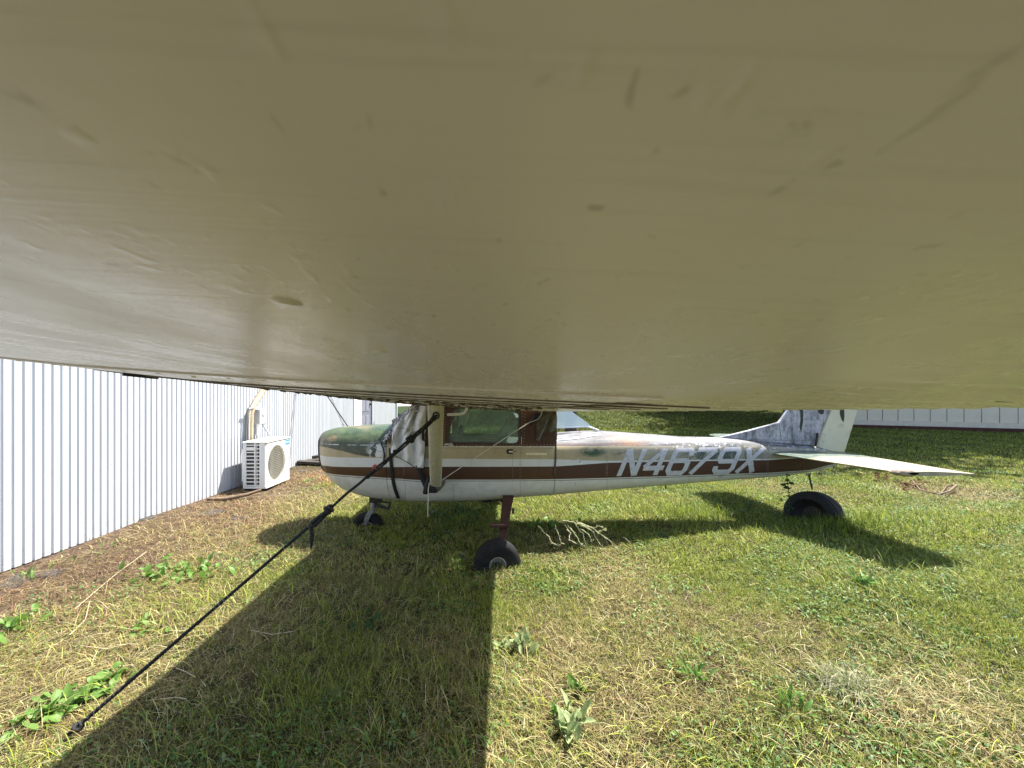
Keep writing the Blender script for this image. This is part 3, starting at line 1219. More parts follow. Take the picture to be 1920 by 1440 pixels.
gt.link(m1.outputs[0], m2.inputs[1]); gt.link(df.outputs[0], m2.inputs[2])
gt.link(m2.outputs[0], gt.out.inputs[0])
M['glass'] = gt.m
for par, y_, in ((win, YS + .003), (None, FY + .006)):
    mb = MB()
    l_ = [P2(p[0], p[1], YS) for p in win_o]
    for p in l_: p.y = y_
    mb.add(l_, [tuple(range(len(l_)))])
    mb.build('window_pane', M['glass'], par or plane)

# rivets round the window and along the posts
mb = MB()
def rv(px, py, yo=YS - .004, r=.0045): 
    p = P2(px, py, YS); p.y = yo
    mb.dome(p, (0, -1, 0), r, .002, 6)
for y in np.arange(768, 834, 5.2):
    rv(829 + (y - 768) * .03, y); rv(834.5 + (y - 768) * -.02, y + 2.5)
for x in np.arange(838, 976, 6.2): rv(x, 834.2)
for y in np.arange(775, 836, 5.6):
    rv(980 - (y - 775) * .04, y, YS - .003); rv(984.5 - (y - 775) * .04, y + 2, YS - .003)
for x in np.arange(988, 1040, 6.4): rv(x, 833.6, YS - .003)
mb.build('rivet_row', M['rivet'], plane, 60)['kind'] = 'stuff'
# rivets in the brown stripe
mb = MB()
for y in np.arange(866, 900, 5):
    for x in (974, 978.5):
        p = spx(x, y, .0); mb.dome(p, (0, -1, 0), .004, .002, 6)
for y in np.arange(862, 886, 4.5): mb.dome(spx(1446 + (y % 3), y), (0, -1, 0), .004, .002, 6)
for x in np.arange(1452, 1520, 7): mb.dome(spx(x, 878 - (x - 1452) * .05), (0, -1, 0), .004, .002, 6)
mb.build('rivet_row', simple('brown_rivet', (.16, .06, .04), .5), plane, 60)['kind'] = 'stuff'

mb = MB()
for px in (1136.5, 1139.5, 1290.5, 1293.5, 1438):
    for y in np.arange(840, 893, 4.2): mb.dome(spx(px, y), (0, -1, 0), .0032, .0018, 6)
for px in np.arange(1050, 1440, 6.5): mb.dome(spx(px, 838.8), (0, -1, 0), .003, .0018, 6)
for px in np.arange(735, 1050, 7.5): mb.dome(spx(px, 905.5), (0, -1, 0), .003, .0018, 6)
mb.build('rivet_row', simple('grey_skin_rivet', (.3, .28, .25), .5), plane, 60)['kind'] = 'stuff'
# door outline
seam_line(961, 838, 903, .0014, 'door_gap', M['seamc'])
seam_line(975.4, 838, 929, .0014, 'door_gap', M['seamc'])
# belt trim
mb = MB()
a, b = P2(828, 837.2, YS), P2(1041, 837.4, YS)
mb.bar((a.x, YS - .003, a.z), (b.x, YS - .003, b.z), .006, .012, (0, 0, 1))
mb.build('belt_trim', simple('chipped_belt_trim', (.55, .5, .4), .5, var=.4, scale=40), plane)
# door handle: recessed cup and lever
mb = MB()
h = spx(957, 846.5, .002)
loop = [(951, 842), (961, 842), (963.5, 846), (961, 851), (951, 851), (949, 846)]
lo_ = [spx(x, y, .006) for x, y in loop]
li_ = [spx(957 + (x - 957) * .62, 846.5 + (y - 846.5) * .62, .004) for x, y in loop]
mb.loft([[p + Vector((0, .006, 0)) for p in lo_], lo_, li_], False, True)
hd = mb.build('door_handle', M['dark_metal'], door, 30)
mb = MB(); mb.bar(spx(954, 846.5, .012), spx(962, 846.5, .012), .012, .016); mb.build('lever', M['placard'], hd, bevel=.002)
for x, y in ((964.5, 847), (967.5, 847), (978, 849), (956, 855)):
    mb = MB(); mb.dome(spx(x, y), (0, -1, 0), .006, .004, 8); mb.build('handle_screw', M['dark_metal'], door, 60)
# small placards
mb = MB()
mb.grid(lambda u, v: spx(986 + 39 * u, 849 + 4 * v, .0016), 6, 2)
mb.build('placard', M['placard'], plane)
mb = MB()
mb.grid(lambda u, v: spx(1082.5 + 6.5 * u + 2.5 * v, 861.5 + 8 * v + 1 * u, .0016), 2, 2)
mb.build('sticker', simple('white_sticker', (.7, .7, .72), .5), plane)
for q, (u0, u1, v0, v1) in enumerate(((.15, .35, .2, .9), (.6, .8, .1, .8), (.35, .6, .45, .6))):
    mb = MB()
    mb.grid(lambda u, v: spx(1082.5 + 6.5 * (u0 + (u1 - u0) * u) + 2.5 * (v0 + (v1 - v0) * v), 861.5 + 8 * (v0 + (v1 - v0) * v), .0024), 1, 1)
    mb.build('sticker_print', M['seamc'], plane)
# faded red disc on the nose side
mb = MB()
ctr = (703.5, 880)
l_ = [spx(ctr[0] + 6 * math.cos(a), ctr[1] + 9.5 * math.sin(a) * (1 if math.sin(a) < 0 else .8), .002) for a in np.linspace(0, 2 * math.pi, 24, endpoint=False)]
mb.add(l_, [tuple(range(24))])
mb.build('red_sticker', M['red_plate'], cowling)

# interior seen through the window
mb = MB()
for y0 in (ZC - .42, ZC + .05):
    a = Vector((.02, y0, CZ - .62)); 
    rr = []
    for f, dx, hh in ((0, .0, .0), (.35, .07, .14), (.7, .16, .27), (1, .22, .36)):
        x = a.x + dx; z = a.z + hh
        wv = .19 * (1 - .25 * f)
        rr.append([Vector((x - .04, a.y + .19 - wv, z)), Vector((x - .04, a.y + .19 + wv, z)), Vector((x + .05, a.y + .19 + wv, z - .01)), Vector((x + .05, a.y + .19 - wv, z - .01))])
    mb = MB(); mb.loft(rr); mb.build('seat', M['seat'], plane, 50, bevel=.02)
    mb = MB(); mb.box((a.x - .32, a.y, CZ - .64), (a.x + .04, a.y + .38, CZ - .56)); mb.build('seat_cushion', M['seat'], plane, bevel=.02)
mb = MB(); mb.box((-.72, ZC - .46, CZ - .62), (-.62, ZC + .46, CZ - .33)); mb.build('instrument_panel', M['dark_interior'], plane, bevel=.015)
mb = MB(); mb.tube([(-.6, ZC - .22, CZ - .5), (-.42, ZC - .22, CZ - .46)], .012, 8); mb.tube([(-.42, ZC - .34, CZ - .38), (-.41, ZC - .33, CZ - .47), (-.41, ZC - .11, CZ - .47), (-.42, ZC - .1, CZ - .38)], .013, 8)
mb.build('control_yoke', M['dark_metal'], plane, 60)
mb = MB(); mb.box((-.9, ZC - .47, CZ - .578), (.62, ZC + .47, CZ - .57)); mb.build('cabin_floor', M['dark_interior'], plane)
mb = MB(); mb.box((.585, ZC - .47, CZ - .58), (.6, ZC + .47, CZ - .34)); mb.build('rear_bulkhead', M['dark_interior'], plane)
mb = MB(); mb.bar((.1, ZC + .44, CZ - .55), (.5, ZC + .44, CZ - .2), .06, .04); mb.build('cabin_brace', M['dark_interior'], plane)

# rear window: clear wrap-round plastic between cabin and tail deck
wt = NT('hazed_rear_plastic')
wt.p.inputs['Base Color'].default_value = (.6, .68, .73, 1)
wt.p.inputs['Roughness'].default_value = .12
wt.p.inputs['Specular IOR Level'].default_value = .8
tr = wt.n('ShaderNodeBsdfTransparent')
tr.inputs[0].default_value = (.8, .88, .9, 1)
mx = wt.n('ShaderNodeMixShader')
wt.link(wt.math('MULTIPLY_ADD', wt.noise(wt.coords(), 6, 4), .5, .2), mx.inputs[0])
wt.link(tr.outputs[0], mx.inputs[1]); wt.link(wt.p.outputs[0], mx.inputs[2])
tl = wt.n('ShaderNodeBsdfTranslucent'); tl.inputs[0].default_value = (.75, .82, .88, 1)
m3 = wt.n('ShaderNodeMixShader'); m3.inputs[0].default_value = .38
wt.link(mx.outputs[0], m3.inputs[1]); wt.link(tl.outputs[0], m3.inputs[2])
wt.link(m3.outputs[0], wt.out.inputs[0])
M['rear'] = wt.m


def rear_section(f):
    X0, X1 = .655, 1.235
    X = X0 + (X1 - X0) * f
    base = interp(f, [0, .8, 1], [.435, .415, .452])
    top = interp(f, [0, .28, .47, 1], [.03, .12, .225, .449])
    hwd = min(side(X, base + .02), hwX(X)) * interp(f, [0, .8, 1], [1.0, .97, .55])
    out = []
    n = 20
    for i in range(n + 1):
        a = math.pi * i / n
        c, s_ = math.cos(a), math.sin(a)
        e = 2.9
        k = (abs(c) ** e + abs(s_) ** e) ** (-1 / e)
        out.append(Vector((X, ZC - hwd * k * c, CZ - base + (base - top) * k * s_)))
    return out


mb = MB()
mb.loft([rear_section(i / 14) for i in range(15)], False, False, False)
rw = mb.build('rear_window', M['rear'], plane, 180)
# frame strips
mb = MB()
a = [rear_section(i / 14)[0] for i in range(15)]
mb.tube([p + Vector((0, -.004, .006)) for p in a], .009, 8)
mb.build('frame', M['white_trim'], rw, 60)
mb = MB()
a = [spx(1042, 829 - 0 * i, .006) for i in range(1)] + [spx(1045 + 75 * i / 12, 825.5 - 10 * (i / 12) ** 1.6, .006) for i in range(13)]
mb.tube(a, .006, 8)
mb.build('frame', M['white_trim'], rw, 60)
mb = MB()
f0 = rear_section(0)
mb.tube([p + Vector((-.012, 0, 0)) for p in f0], .012, 8)
mb.build('frame', M['brown'], rw, 60)
# crown strip of the cabin roof just above the rear window
# ------------------------------------------------------------------ wings
def LE(Y):
    s = abs(Y - ZC)
    return interp(s, [0, 2.4, 3.9, 4.6, 5.0, 5.15], [-1.1, -1.1, -1.03, -.98, -.86, -.55])


def TE(Y):
    s = abs(Y - ZC)
    return interp(s, [0, 2.4, 4.3, 4.9, 5.15], [.7, .7, .7, .66, .3])


WA = [0, .0125, .025, .05, .1, .2, .3, .4, .5, .6, .7, .8, .9, 1.0]
WL = [0, -.0165, -.0227, -.0301, -.0375, -.0423, -.0412, -.038, -.0334, -.0276, -.0214, -.015, -.0082, 0]
WU = [0, .0215, .0299, .0413, .0563, .0726, .0788, .078, .0724, .0636, .0518, .0375, .021, .0]


def droop(Y):
    """how far the panel hangs below the lens (dihedral plus the lean of the parked plane)"""
    if Y <= ZC: return .0505 * Y
    return .0505 * ZC - .018 * (Y - ZC)


def wing_pt(X, Y, upper=False, k=.5, tip=True):
    l, tt = LE(Y), TE(Y)
    c = min(max((X - l) / (tt - l), 0), 1)
    ch = 1.8
    d = -.142 + .134 * c + droop(Y)
    s = abs(Y - ZC)
    thin = interp(s, [0, 4.2, 5.0, 5.15], [1, 1, .8, .25])
    if upper: d -= np.interp(c, WA, WU) * ch * thin
    else: d -= np.interp(c, WA, WL) * ch * k * thin
    return Vector((X, Y, CZ - d))


CS = [0, .002, .006, .0125, .02, .03, .045, .065, .1, .15, .2, .25, .3, .35, .4, .45, .5, .55, .6, .65, .7, .75]


def wing_mat():
    t = NT('wing_cream_paint')
    co = t.coords()
    n1 = t.noise(co, 1.3, 4, .6)
    fine = t.noise(t.mapping(co, (9, 260, 60)), 1.0, 4, .7)
    mid_ = t.noise(t.mapping(co, (14, 5, 10)), 1.0, 5, .65)
    c = t.ramp(n1, [(.3, (.86, .82, .765)), (.7, (.90, .86, .80))])
    c = t.mix(t.math('MULTIPLY', t.step(fine, .5, .75), .16), c, (.5, .46, .37))
    scr = t.noise(t.mapping(co, (210, 85, 50), (0, 0, .5)), 1.0, 3, .5, .8)
    c = t.mix(t.math('MULTIPLY', t.step(scr, .66, .76), .34), c, (.3, .27, .2))
    dots = t.noise(co, 130, 2, .5)
    c = t.mix(t.math('MULTIPLY', t.step(dots, .70, .76), .35), c, (.22, .19, .13))
    t.link(c, t.p.inputs['Base Color'])
    rr = t.ramp(mid_, [(.3, (.2,) * 3), (.75, (.4,) * 3)])
    t.link(rr, t.p.inputs['Roughness'])
    t.p.inputs['Specular IOR Level'].default_value = .45
    dent = t.noise(t.mapping(co, (150, 85, 60)), 1.0, 2, .5)
    b1 = t.n('ShaderNodeBump'); t.link(t.step(dent, .58, .85), b1.inputs['Height'])
    b1.inputs['Strength'].default_value = .2; b1.inputs['Distance'].default_value = .0012
    b2 = t.n('ShaderNodeBump'); t.link(fine, b2.inputs['Height'])
    b2.inputs['Strength'].default_value = .12; b2.inputs['Distance'].default_value = .002
    t.link(b1.outputs[0], b2.inputs['Normal'])
    t.link(b2.outputs[0], t.p.inputs['Normal'])
    return t.m


M['wing'] = wing_mat()


def wing_section(Y, c1=.75, drop=0.0, c0=0.0):
    cs = [c for c in CS if c0 <= c <= c1]
    l, tt = LE(Y), TE(Y)
    lo = [wing_pt(l + c * (tt - l), Y) - Vector((0, 0, drop)) for c in cs]
    up = [wing_pt(l + c * (tt - l), Y, True) for c in cs[1:]]
    return up[::-1] + lo


def panel(name, ys, drop, parent, c1=.75):
    mb = MB()
    mb.loft([wing_section(y, c1, drop) for y in ys], True, True)
    return mb.build(name, M['wing'], parent, 30)


lin = lambda a, b, n: [a + (b - a) * i / n for i in range(n + 1)]
outer = panel('wing_tip_panel', lin(-.45, -.2, 6) + lin(-.15, .62, 16), 0, plane)
midp = panel('wing_panel', lin(.622, 2.3, 14), .003, plane)
inn = panel('wing_panel', lin(2.303, 4.195, 14), .006, plane)
panel('wing_center_section', lin(4.197, 5.203, 4), .004, plane, .75)
panel('wing_panel', lin(5.206, 9.2, 14), .002, plane, .75)
panel('wing_tip_panel', lin(9.203, 9.83, 8), 0, plane)


def surface(name, y0, y1, n, corr, par, c0=.7508):
    """trailing edge surface: flap or aileron, its lower skin beaded when corr"""
    mb = MB()
    rings = []
    for y in lin(y0, y1, n):
        l, tt = LE(y), TE(y)
        cs = [c0 + (1 - c0) * i / 8 for i in range(9)]
        ph = ((y / .056) % 1.0)
        bead = (abs(ph - .5) * 2) * .005 if corr else 0
        lo = []
        for c in cs:
            p = wing_pt(l + c * (tt - l), y)
            lo.append(p - Vector((0, 0, bead * smooth(c0, c0 + .06, c) - .0012)))
        up = [wing_pt(l + c * (tt - l), y, True) + Vector((0, 0, .003 + (bead * .5 if corr else 0))) for c in cs]
        rings.append(up[::-1] + lo)
    mb.loft(rings, True, True)
    return mb.build(name, M['wing'], par, 25)


surface('aileron', -.1, 1.9, 160, True, plane)
surface('flap', 1.91, 4.15, 40, False, plane)
surface('flap', 5.25, 7.4, 20, False, plane)
surface('aileron', 7.41, 9.5, 40, True, plane)

# rivet dimples on the underside, in rows along ribs and spars
def under(X, Y, drop=0): return wing_pt(X, Y) - Vector((0, 0, drop))
def udome(mb, X, Y, r=.006, h=.0011, drop=0):
    mb.dome(under(X, Y, drop - .0002), (0, -.05, -1), r, h, 12)
for k, (X, Y) in enumerate(((-.083, .1535), (-.0806, .27), (-.078, .395), (-.077, .513), (-.077, .61))):
    mb = MB(); udome(mb, X, Y, .0065 if k < 1 else .005, .0014)
    mb.build('rivet', M['wing'], outer, 180)
mb = MB()
for row, off in ((-.05, 0), (-.55, .02), (-.9, .0), (.2, .03)):
    for Y in np.arange(.68 + off, 4.15, .075): udome(mb, row, Y, .0045, .0015, .003 if Y < 2.3 else .006)
for Y in (.66, 1.3, 2.26, 2.34, 3.1, 3.9):
    for X in np.arange(-1.0, .2, .06): udome(mb, X, Y, .0045, .0015, .003 if Y < 2.3 else .006)
o = mb.build('rivet_row', M['wing'], inn, 180); o['kind'] = 'stuff'
mb = MB()
for X, Y in ((.48, .395), (.56, .43)):
    mb = MB(); mb.tube([under(X, Y), under(X + .03, Y + .004)], .0012, 6); mb.build('skin_scratch', M['seamc'], outer)
# rough, flaking lip along the leading edge and inboard lap joints
random.seed(3)
mb = MB()
for Y in np.arange(.75, 4.15, .02):
    if random.random() < .55:
        X = LE(Y) + random.uniform(.0, .09)
        p = under(X, Y, .004)
        s_ = random.uniform(.008, .03)
        mb.add([p, p + Vector((s_, .004, -random.uniform(0, .007))), p + Vector((s_ * .8, .03, -.002)), p + Vector((0, .025, 0))], [(0, 1, 2, 3)])
for Y in np.arange(1.4, 4.15, .02):
    for _ in range(6):
        X = random.uniform(-.95, .2)
        p = under(X, Y, .0065)
        s_ = random.uniform(.008, .035)
        mb.add([p, p + Vector((s_, .002, -random.uniform(.001, .008))), p + Vector((s_, .02, -.001)), p + Vector((0, .02, 0))], [(0, 1, 2, 3)])
for Ya in (.9, 1.08, 1.33, 1.6, 1.95, 2.5):
    for X in np.arange(-.95, .45, .012):
        if random.random() < .4:
            p = under(X, Ya + random.uniform(-.01, .01), .0035 if Ya < 2.3 else .0065); s_ = random.uniform(.006, .02)
            mb.add([p, p + Vector((s_, .002, -random.uniform(.001, .005))), p + Vector((s_, .015, -.001)), p + Vector((0, .015, 0))], [(0, 1, 2, 3)])
o = mb.build('flaking_paint', simple('flaking_paint_scale', (.14, .11, .07), .85, var=.7, scale=120), inn); o['kind'] = 'stuff'
mb = MB()
for (Xa, Ya, Xb, Yb) in ((-.9, .86, .5, .9), (-.9, 1.05, .5, 1.12), (-1.0, 1.33, .5, 1.33), (-.98, 1.6, .48, 1.62), (-1.0, 1.95, .3, 1.95), (-1.0, 2.5, .2, 2.5), (-1.0, 2.9, .2, 2.9), (-1.0, 3.4, .2, 3.4)):
    n = 14
    pts = [under(Xa + (Xb - Xa) * i / n, Ya + (Yb - Ya) * i / n, .0035 if Ya < 2.3 else .0066) for i in range(n + 1)]
    mb = MB(); mb.tube(pts, .003 if Ya < 1.9 else .0018, 5); mb.build('lap_joint', M['seamc'], midp if Ya < 2.3 else inn)
mb = MB(); mb.bar(under(-.83, .862, .006), under(-.78, .88, .006), .03, .008); mb.build('drain_tab', M['dark_metal'], outer)
# fuel vent under the wing and fuel cap wire
mb = MB()
v = W(853, 766, 3.0)
mb.tube([v + Vector((.1, 0, .06)), v + Vector((.09, 0, -.01)), v + Vector((.07, 0, -.035)), v + Vector((.03, 0, -.045)), v + Vector((-.06, 0, -.047))], .011, 10)
mb.build('fuel_vent', M['white_trim'], plane, 60)
# wing strut
st = W(817, 762, 2.75); sb = W(817, 915, 4.12)
mb = MB()
ax = (sb - st).normalized()
rr = []
for f in lin(-.07, 1, 10):
    p = st + (sb - st) * f
    q = []
    for i in range(20):
        a = 2 * math.pi * i / 20
        q.append(p + Vector((math.cos(a) * .06, 0, 0)) + Vector((0, ax.z, -ax.y)) * math.sin(a) * .022)
    rr.append(q)
mb.loft(rr)
smt = NT('strut_mildewed_cream')
co = smt.coords()
f1 = smt.noise(smt.mapping(co, (30, 12, 6)), 1, 5, .7)
f2 = smt.noise(co, 60, 4, .7)
c = smt.ramp(f1, [(.3, (.5, .47, .37)), (.7, (.6, .57, .47))])
c = smt.mix(smt.math('MULTIPLY', smt.step(f2, .52, .66), .55), c, (.2, .18, .12))
smt.link(c, smt.p.inputs['Base Color']); smt.p.inputs['Roughness'].default_value = .5
M['strut'] = smt.m
mb.build('wing_strut', M['strut'], plane, 60)
# far strut
mb = MB()
sb2 = Vector((sb.x, 2 * ZC - sb.y, sb.z)); st2 = Vector((st.x, 2 * ZC - st.y, st.z + .03))
mb.bar(st2, sb2, .045, .12, (1, 0, 0)); mb.build('wing_strut', M['strut'], plane, bevel=.015)
# tie down ring on the strut
mb = MB()
rc = W(818, 779, 2.78)
mb.tube([rc + Vector((.022 * math.cos(a), -.012, .022 * math.sin(a))) for a in np.linspace(0, 2 * math.pi, 17)], .006, 8)
mb.build('tie_down_ring', M['dark_metal'], plane, 60)

# ------------------------------------------------------------------ tail
def slab(name, outline_near, thick, parent, m, y, bev=.008):
    mb = MB()
    a = [Vector((p[0], y - thick / 2, p[2])) for p in outline_near]
    b = [Vector((p[0], y + thick / 2, p[2])) for p in outline_near]
    mb.loft([a, b])
    return mb.build(name, m, parent, 40, bevel=bev)


def finpaint():
    t = NT('stained_fin_paint')
    co = t.coords()
    n1 = t.noise(t.mapping(co, (7, 7, 2.5)), 1.6, 6, .75)
    n2 = t.noise(co, 26, 5, .75)
    c = t.ramp(n1, [(.36, (.1, .1, .115)), (.5, (.34, .34, .38)), (.68, (.54, .54, .58))])
    c = t.mix(t.math('MULTIPLY', t.step(n2, .5, .66), .75), c, (.09, .09, .09))
    t.link(c, t.p.inputs['Base Color'])
    t.p.inputs['Roughness'].default_value = .45
    t.bump(n2, .15, .01)
    return t.m


M['fin'] = finpaint()
M['rudder'] = simple('rudder_cream', (.6, .57, .43), .5, var=.08, scale=3, dark=(.5, .46, .34))
M['stain'] = simple('black_mould_stain', (.045, .05, .04), .9, var=.4, scale=40)


def T(px, py, Y=ZC): return W(px, py, Y)


fin_o = [T(1420, 828), T(1347, 820), T(1400, 807), T(1459, 791.5), T(1476, 768), T(1500, 735), T(1534, 690), T(1603, 690), T(1554, 768), T(1528.5, 829), T(1522, 836)]
slabf = slab('vertical_fin', fin_o, .055, plane, M['fin'], ZC, .015)
rud_o = [T(1605.5, 690), T(1556.5, 768), T(1531, 829.5), T(1532, 839), T(1545, 846), T(1581, 848), T(1606, 768), T(1632, 690)]
slabr = slab('rudder', rud_o, .05, plane, M['rudder'], ZC, .015)
# stains and seam strips on fin and rudder
mb = MB(); 
for l_ in ([(1575, 768), (1583, 768), (1583.5, 780), (1582, 792), (1578.5, 788), (1574.5, 776)],):
    mb.add([Vector((T(x, y, ZC - .027).x, ZC - .0265, T(x, y, ZC - .027).z)) for x, y in l_], [tuple(range(len(l_)))])
mb.build('paint_stain', M['stain'], slabr)
mb = MB()
l_ = [(1535, 766), (1546, 767), (1544, 776), (1538, 777), (1533, 771)]
mb.add([Vector((T(x, y, ZC - .029).x, ZC - .029, T(x, y, ZC - .029).z)) for x, y in l_], [tuple(range(len(l_)))])
mb.build('paint_stain', M['stain'], slabf); mb = MB()
l_ = [(1500, 768), (1506, 768), (1506, 790), (1502, 812), (1499, 800), (1501, 785)]
mb.add([Vector((T(x, y, ZC - .029).x, ZC - .029, T(x, y, ZC - .029).z)) for x, y in l_], [tuple(range(len(l_)))])
mb.build('paint_stain', M['stain'], slabf)
mb = MB(); mb.bar(T(1461, 794, ZC - .03), T(1465, 826, ZC - .03), .003, .003); mb.bar(T(1405, 824, ZC - .03), T(1524, 826, ZC - .03), .004, .004)
mb.build('fin_seam', M['seamc'], slabf)
mb = MB(); mb.tube([T(1529, 836, ZC - .05), T(1532, 820, ZC - .05), T(1533, 812, ZC - .04)], .012, 8); mb.build('rudder_hinge', M['dark_metal'], slabr, 60)
# rear fairing under the rudder
# tailplane
tr_le, tr_te = W(1446, 850, 4.58), W(1580, 848, 4.58)
tt_le, tt_te = W(1703, 888, 3.2), W(1827, 889, 3.2)


def tp(f, c):
    a = tr_le + (tt_le - tr_le) * f; b = tr_te + (tt_te - tr_te) * f
    p = a + (b - a) * c
    return p


def tail_section(f, c0, c1, n=10):
    up = []; lo = []
    for i in range(n + 1):
        c = c0 + (c1 - c0) * i / n
        th = .035 * (1 - .35 * f) * (math.sqrt(max(0, c)) * 1.9 * (1 - c) + .06)
        if c0 > .5 and i == n: th = .004
        p = tp(f, c)
        up.append(p + Vector((0, 0, th))); lo.append(p - Vector((0, 0, th)))
    return up + lo[::-1]


def tailplane_mat():
    t = NT('tailplane_paint')
    co = t.coords()
    sx = t.n('ShaderNodeSeparateXYZ'); t.link(co, sx.inputs[0])
    n1 = t.noise(t.mapping(co, (14, 3, 5)), 1, 5, .7)
    n2 = t.noise(co, 22, 4, .7)
    c = t.ramp(n1, [(.3, (.26, .225, .15)), (.7, (.4, .36, .26))])
    root = t.math('ADD', sx.outputs[1], t.math('MULTIPLY', n2, .35))
    k = t.step(root, -.52, -.38)
    kk = t.math('MULTIPLY', k, t.step(n2, .3, .5))
    c = t.mix(kk, c, (.06, .1, .075))
    k2 = t.math('MULTIPLY', t.step(n2, .6, .7), .5)
    c = t.mix(k2, c, (.3, .3, .27))
    t.link(c, t.p.inputs['Base Color'])
    t.p.inputs['Roughness'].default_value = .4
    return t.m


M['tailplane'] = tailplane_mat()
mb = MB()
fs = [0, .12, .25, .4, .55, .7, .82, .9, .96, 1.0]
mb.loft([tail_section(f, 0, .6) for f in fs]); stab = mb.build('tailplane', M['tailplane'], plane, 35)
mb = MB(); mb.loft([tail_section(f, .605, 1) for f in fs]); mb.build('elevator', M['tailplane'], plane, 35)
# crumpled tip of the tailplane leading edge
mb = MB()
rr = []
for i, f in enumerate(lin(.93, 1.02, 6)):
    p = tp(min(f, 1), .0 + .10 * (f - .93) / .09)
    rad = (.02, .032, .028, .034, .026, .012, .004)[i]
    rr.append([p + Vector((.07 * math.cos(a) * (.5 + rad * 14), 0, rad * math.sin(a))) for a in np.linspace(0, 2 * math.pi, 10, endpoint=False)])
mb.loft(rr); mb.build('crumpled_tip', simple('dirty_torn_tip', (.3, .24, .18), .8, var=.5, scale=25, bump=.5), stab, 50)
# far half
def mir(p): return Vector((p.x, 2 * ZC - p.y, p.z))
mb = MB(); mb.loft([[mir(p) for p in tail_section(f, 0, .6)] for f in fs]); mb.build('tailplane', M['tailplane'], plane, 35)
mb = MB(); mb.loft([[mir(p) for p in tail_section(f, .605, 1)] for f in fs]); mb.build('elevator', M['tailplane'], plane, 35)
# tail tie-down eye
mb = MB(); e = W(1516, 887, ZC); mb.tube([e + Vector((.025 * math.cos(a), 0, -.01 + .03 * math.sin(a))) for a in np.linspace(0, 6.28, 13)], .006, 6); mb.build('tail_ring', M['grey_metal'], plane, 60)
# belly antenna rod and cable
mb = MB(); mb.tube([W(1248, 906, ZC - .1), W(1248.5, 917, ZC - .1)], .008, 8); mb.build('belly_antenna', M['dark_metal'], plane, 60)

# ------------------------------------------------------------------ landing gear
M['flange'] = simple('pale_wheel_flange', (.5, .48, .44), .5, var=.3, scale=30, dark=(.2, .16, .11))


def wheel(name, c, axis, rad, wid, rim_r, parent):
    q = Vector(axis).normalized().to_track_quat('Z', 'Y').to_matrix().to_4x4()
    Mx = Matrix.Translation(c) @ q
    root = bpy.data.objects.new(name, None)
    C.objects.link(root); root.parent = parent; root.location = Vector(c) - world_loc(parent)
    h = wid / 2
    mb = MB()
    pr = [(rim_r, -h * .62), (rim_r * 1.1, -h * .82), (rad * .72, -h), (rad * .86, -h * .95), (rad * .95, -h * .72)]
    for gz in (-.45, -.15, .15, .45):
        pr += [(rad * .992, h * (gz - .11)), (rad * .968, h * (gz - .03)), (rad * .968, h * (gz + .03)), (rad * .996, h * (gz + .11))]
    pr += [(rad * .95, h * .72), (rad * .86, h * .95), (rad * .72, h), (rim_r * 1.1, h * .82), (rim_r, h * .62)]
    mb.lathe(pr, Mx, 48); mb.build('tyre', M['rubber'], root, 50)
    mb = MB()
    mb.lathe([(0, h * .28), (rim_r * .3, h * .3), (rim_r * .35, h * .2), (rim_r * .72, h * .12), (rim_r * .8, h * .5), (rim_r * 1.04, h * .66), (rim_r * 1.04, -h * .66), (rim_r * .7, -h * .3), (0, -h * .3)], Mx, 36)
    rim = mb.build('rim', M['rim'], root, 40)
    mb = MB(); mb.lathe([(rim_r * .98, h * .64), (rim_r * 1.0, h * .74), (rim_r * 1.16, h * .76), (rim_r * 1.2, h * .66)], Mx, 36); mb.build('rim_flange', M['flange'], rim, 40)
    mb = MB(); mb.lathe([(0, h * .62), (rim_r * .3, h * .6), (rim_r * .34, h * .2)], Mx, 20); mb.build('hub_cap', M['dark_metal'], rim, 40)
    return root


def gear(sgn, yy):
    top = W(953, 930, ZC - .42); bot = W(943, 1004, ZC - .86)
    if sgn > 0:
        top = mir(top); bot = mir(bot)
    mb = MB()
    rr = []
    for f in lin(0, 1, 8):
        p = top + (bot - top) * f + Vector((0, -sgn * -.0, .02 * math.sin(f * math.pi)))
        w_ = .062 - .024 * f
        tk = .014
        n_ = Vector((0, 1, .5)).normalized() if sgn < 0 else Vector((0, 1, -.5)).normalized()
        rr.append([p + Vector((-w_, 0, 0)) - n_ * tk, p + Vector((w_, 0, 0)) - n_ * tk, p + Vector((w_, 0, 0)) + n_ * tk, p + Vector((-w_, 0, 0)) + n_ * tk])
    axl = Vector((W(932, 1049, ZC - 1.06).x, ZC + sgn * .93, .085))
    rr.append([axl + d_ for d_ in (Vector((-.035, 0, -.02)), Vector((.035, 0, -.02)), Vector((.035, 0, .02)), Vector((-.035, 0, .02)))])
    mb.loft(rr)
    leg = mb.build('main_gear_leg', M['brown_gear'], plane, 30, bevel=.004)
    mb = MB(); a = W(917, 985, ZC - .78); b = W(954, 985, ZC - .78)
    if sgn > 0: a, b = mir(a), mir(b)
    mb.bar(a, b, .1, .012); mb.build('boarding_step', M['brown_gear'], leg, bevel=.003)
    mb = MB(); a = W(962, 958, ZC - .6); 
    if sgn > 0: a = mir(a)
    mb.box(a - Vector((.012, .02, .025)), a + Vector((.012, .02, .025))); mb.build('brake_clip', M['brown_gear'], leg)
    c = Vector((W(932, 1050, 3.62).x, ZC + sgn * 1.06, .036))
    wheel('main_wheel', c, (.14, -1 if sgn < 0 else 1, .02), .222, .155, .075, plane)
    mb = MB(); mb.box((W(940, 0, 4.28).x, ZC + sgn * .47 - .02, CZ - 1.145), (W(975, 0, 4.28).x, ZC + sgn * .47 + .02, CZ - 1.1))
    return leg


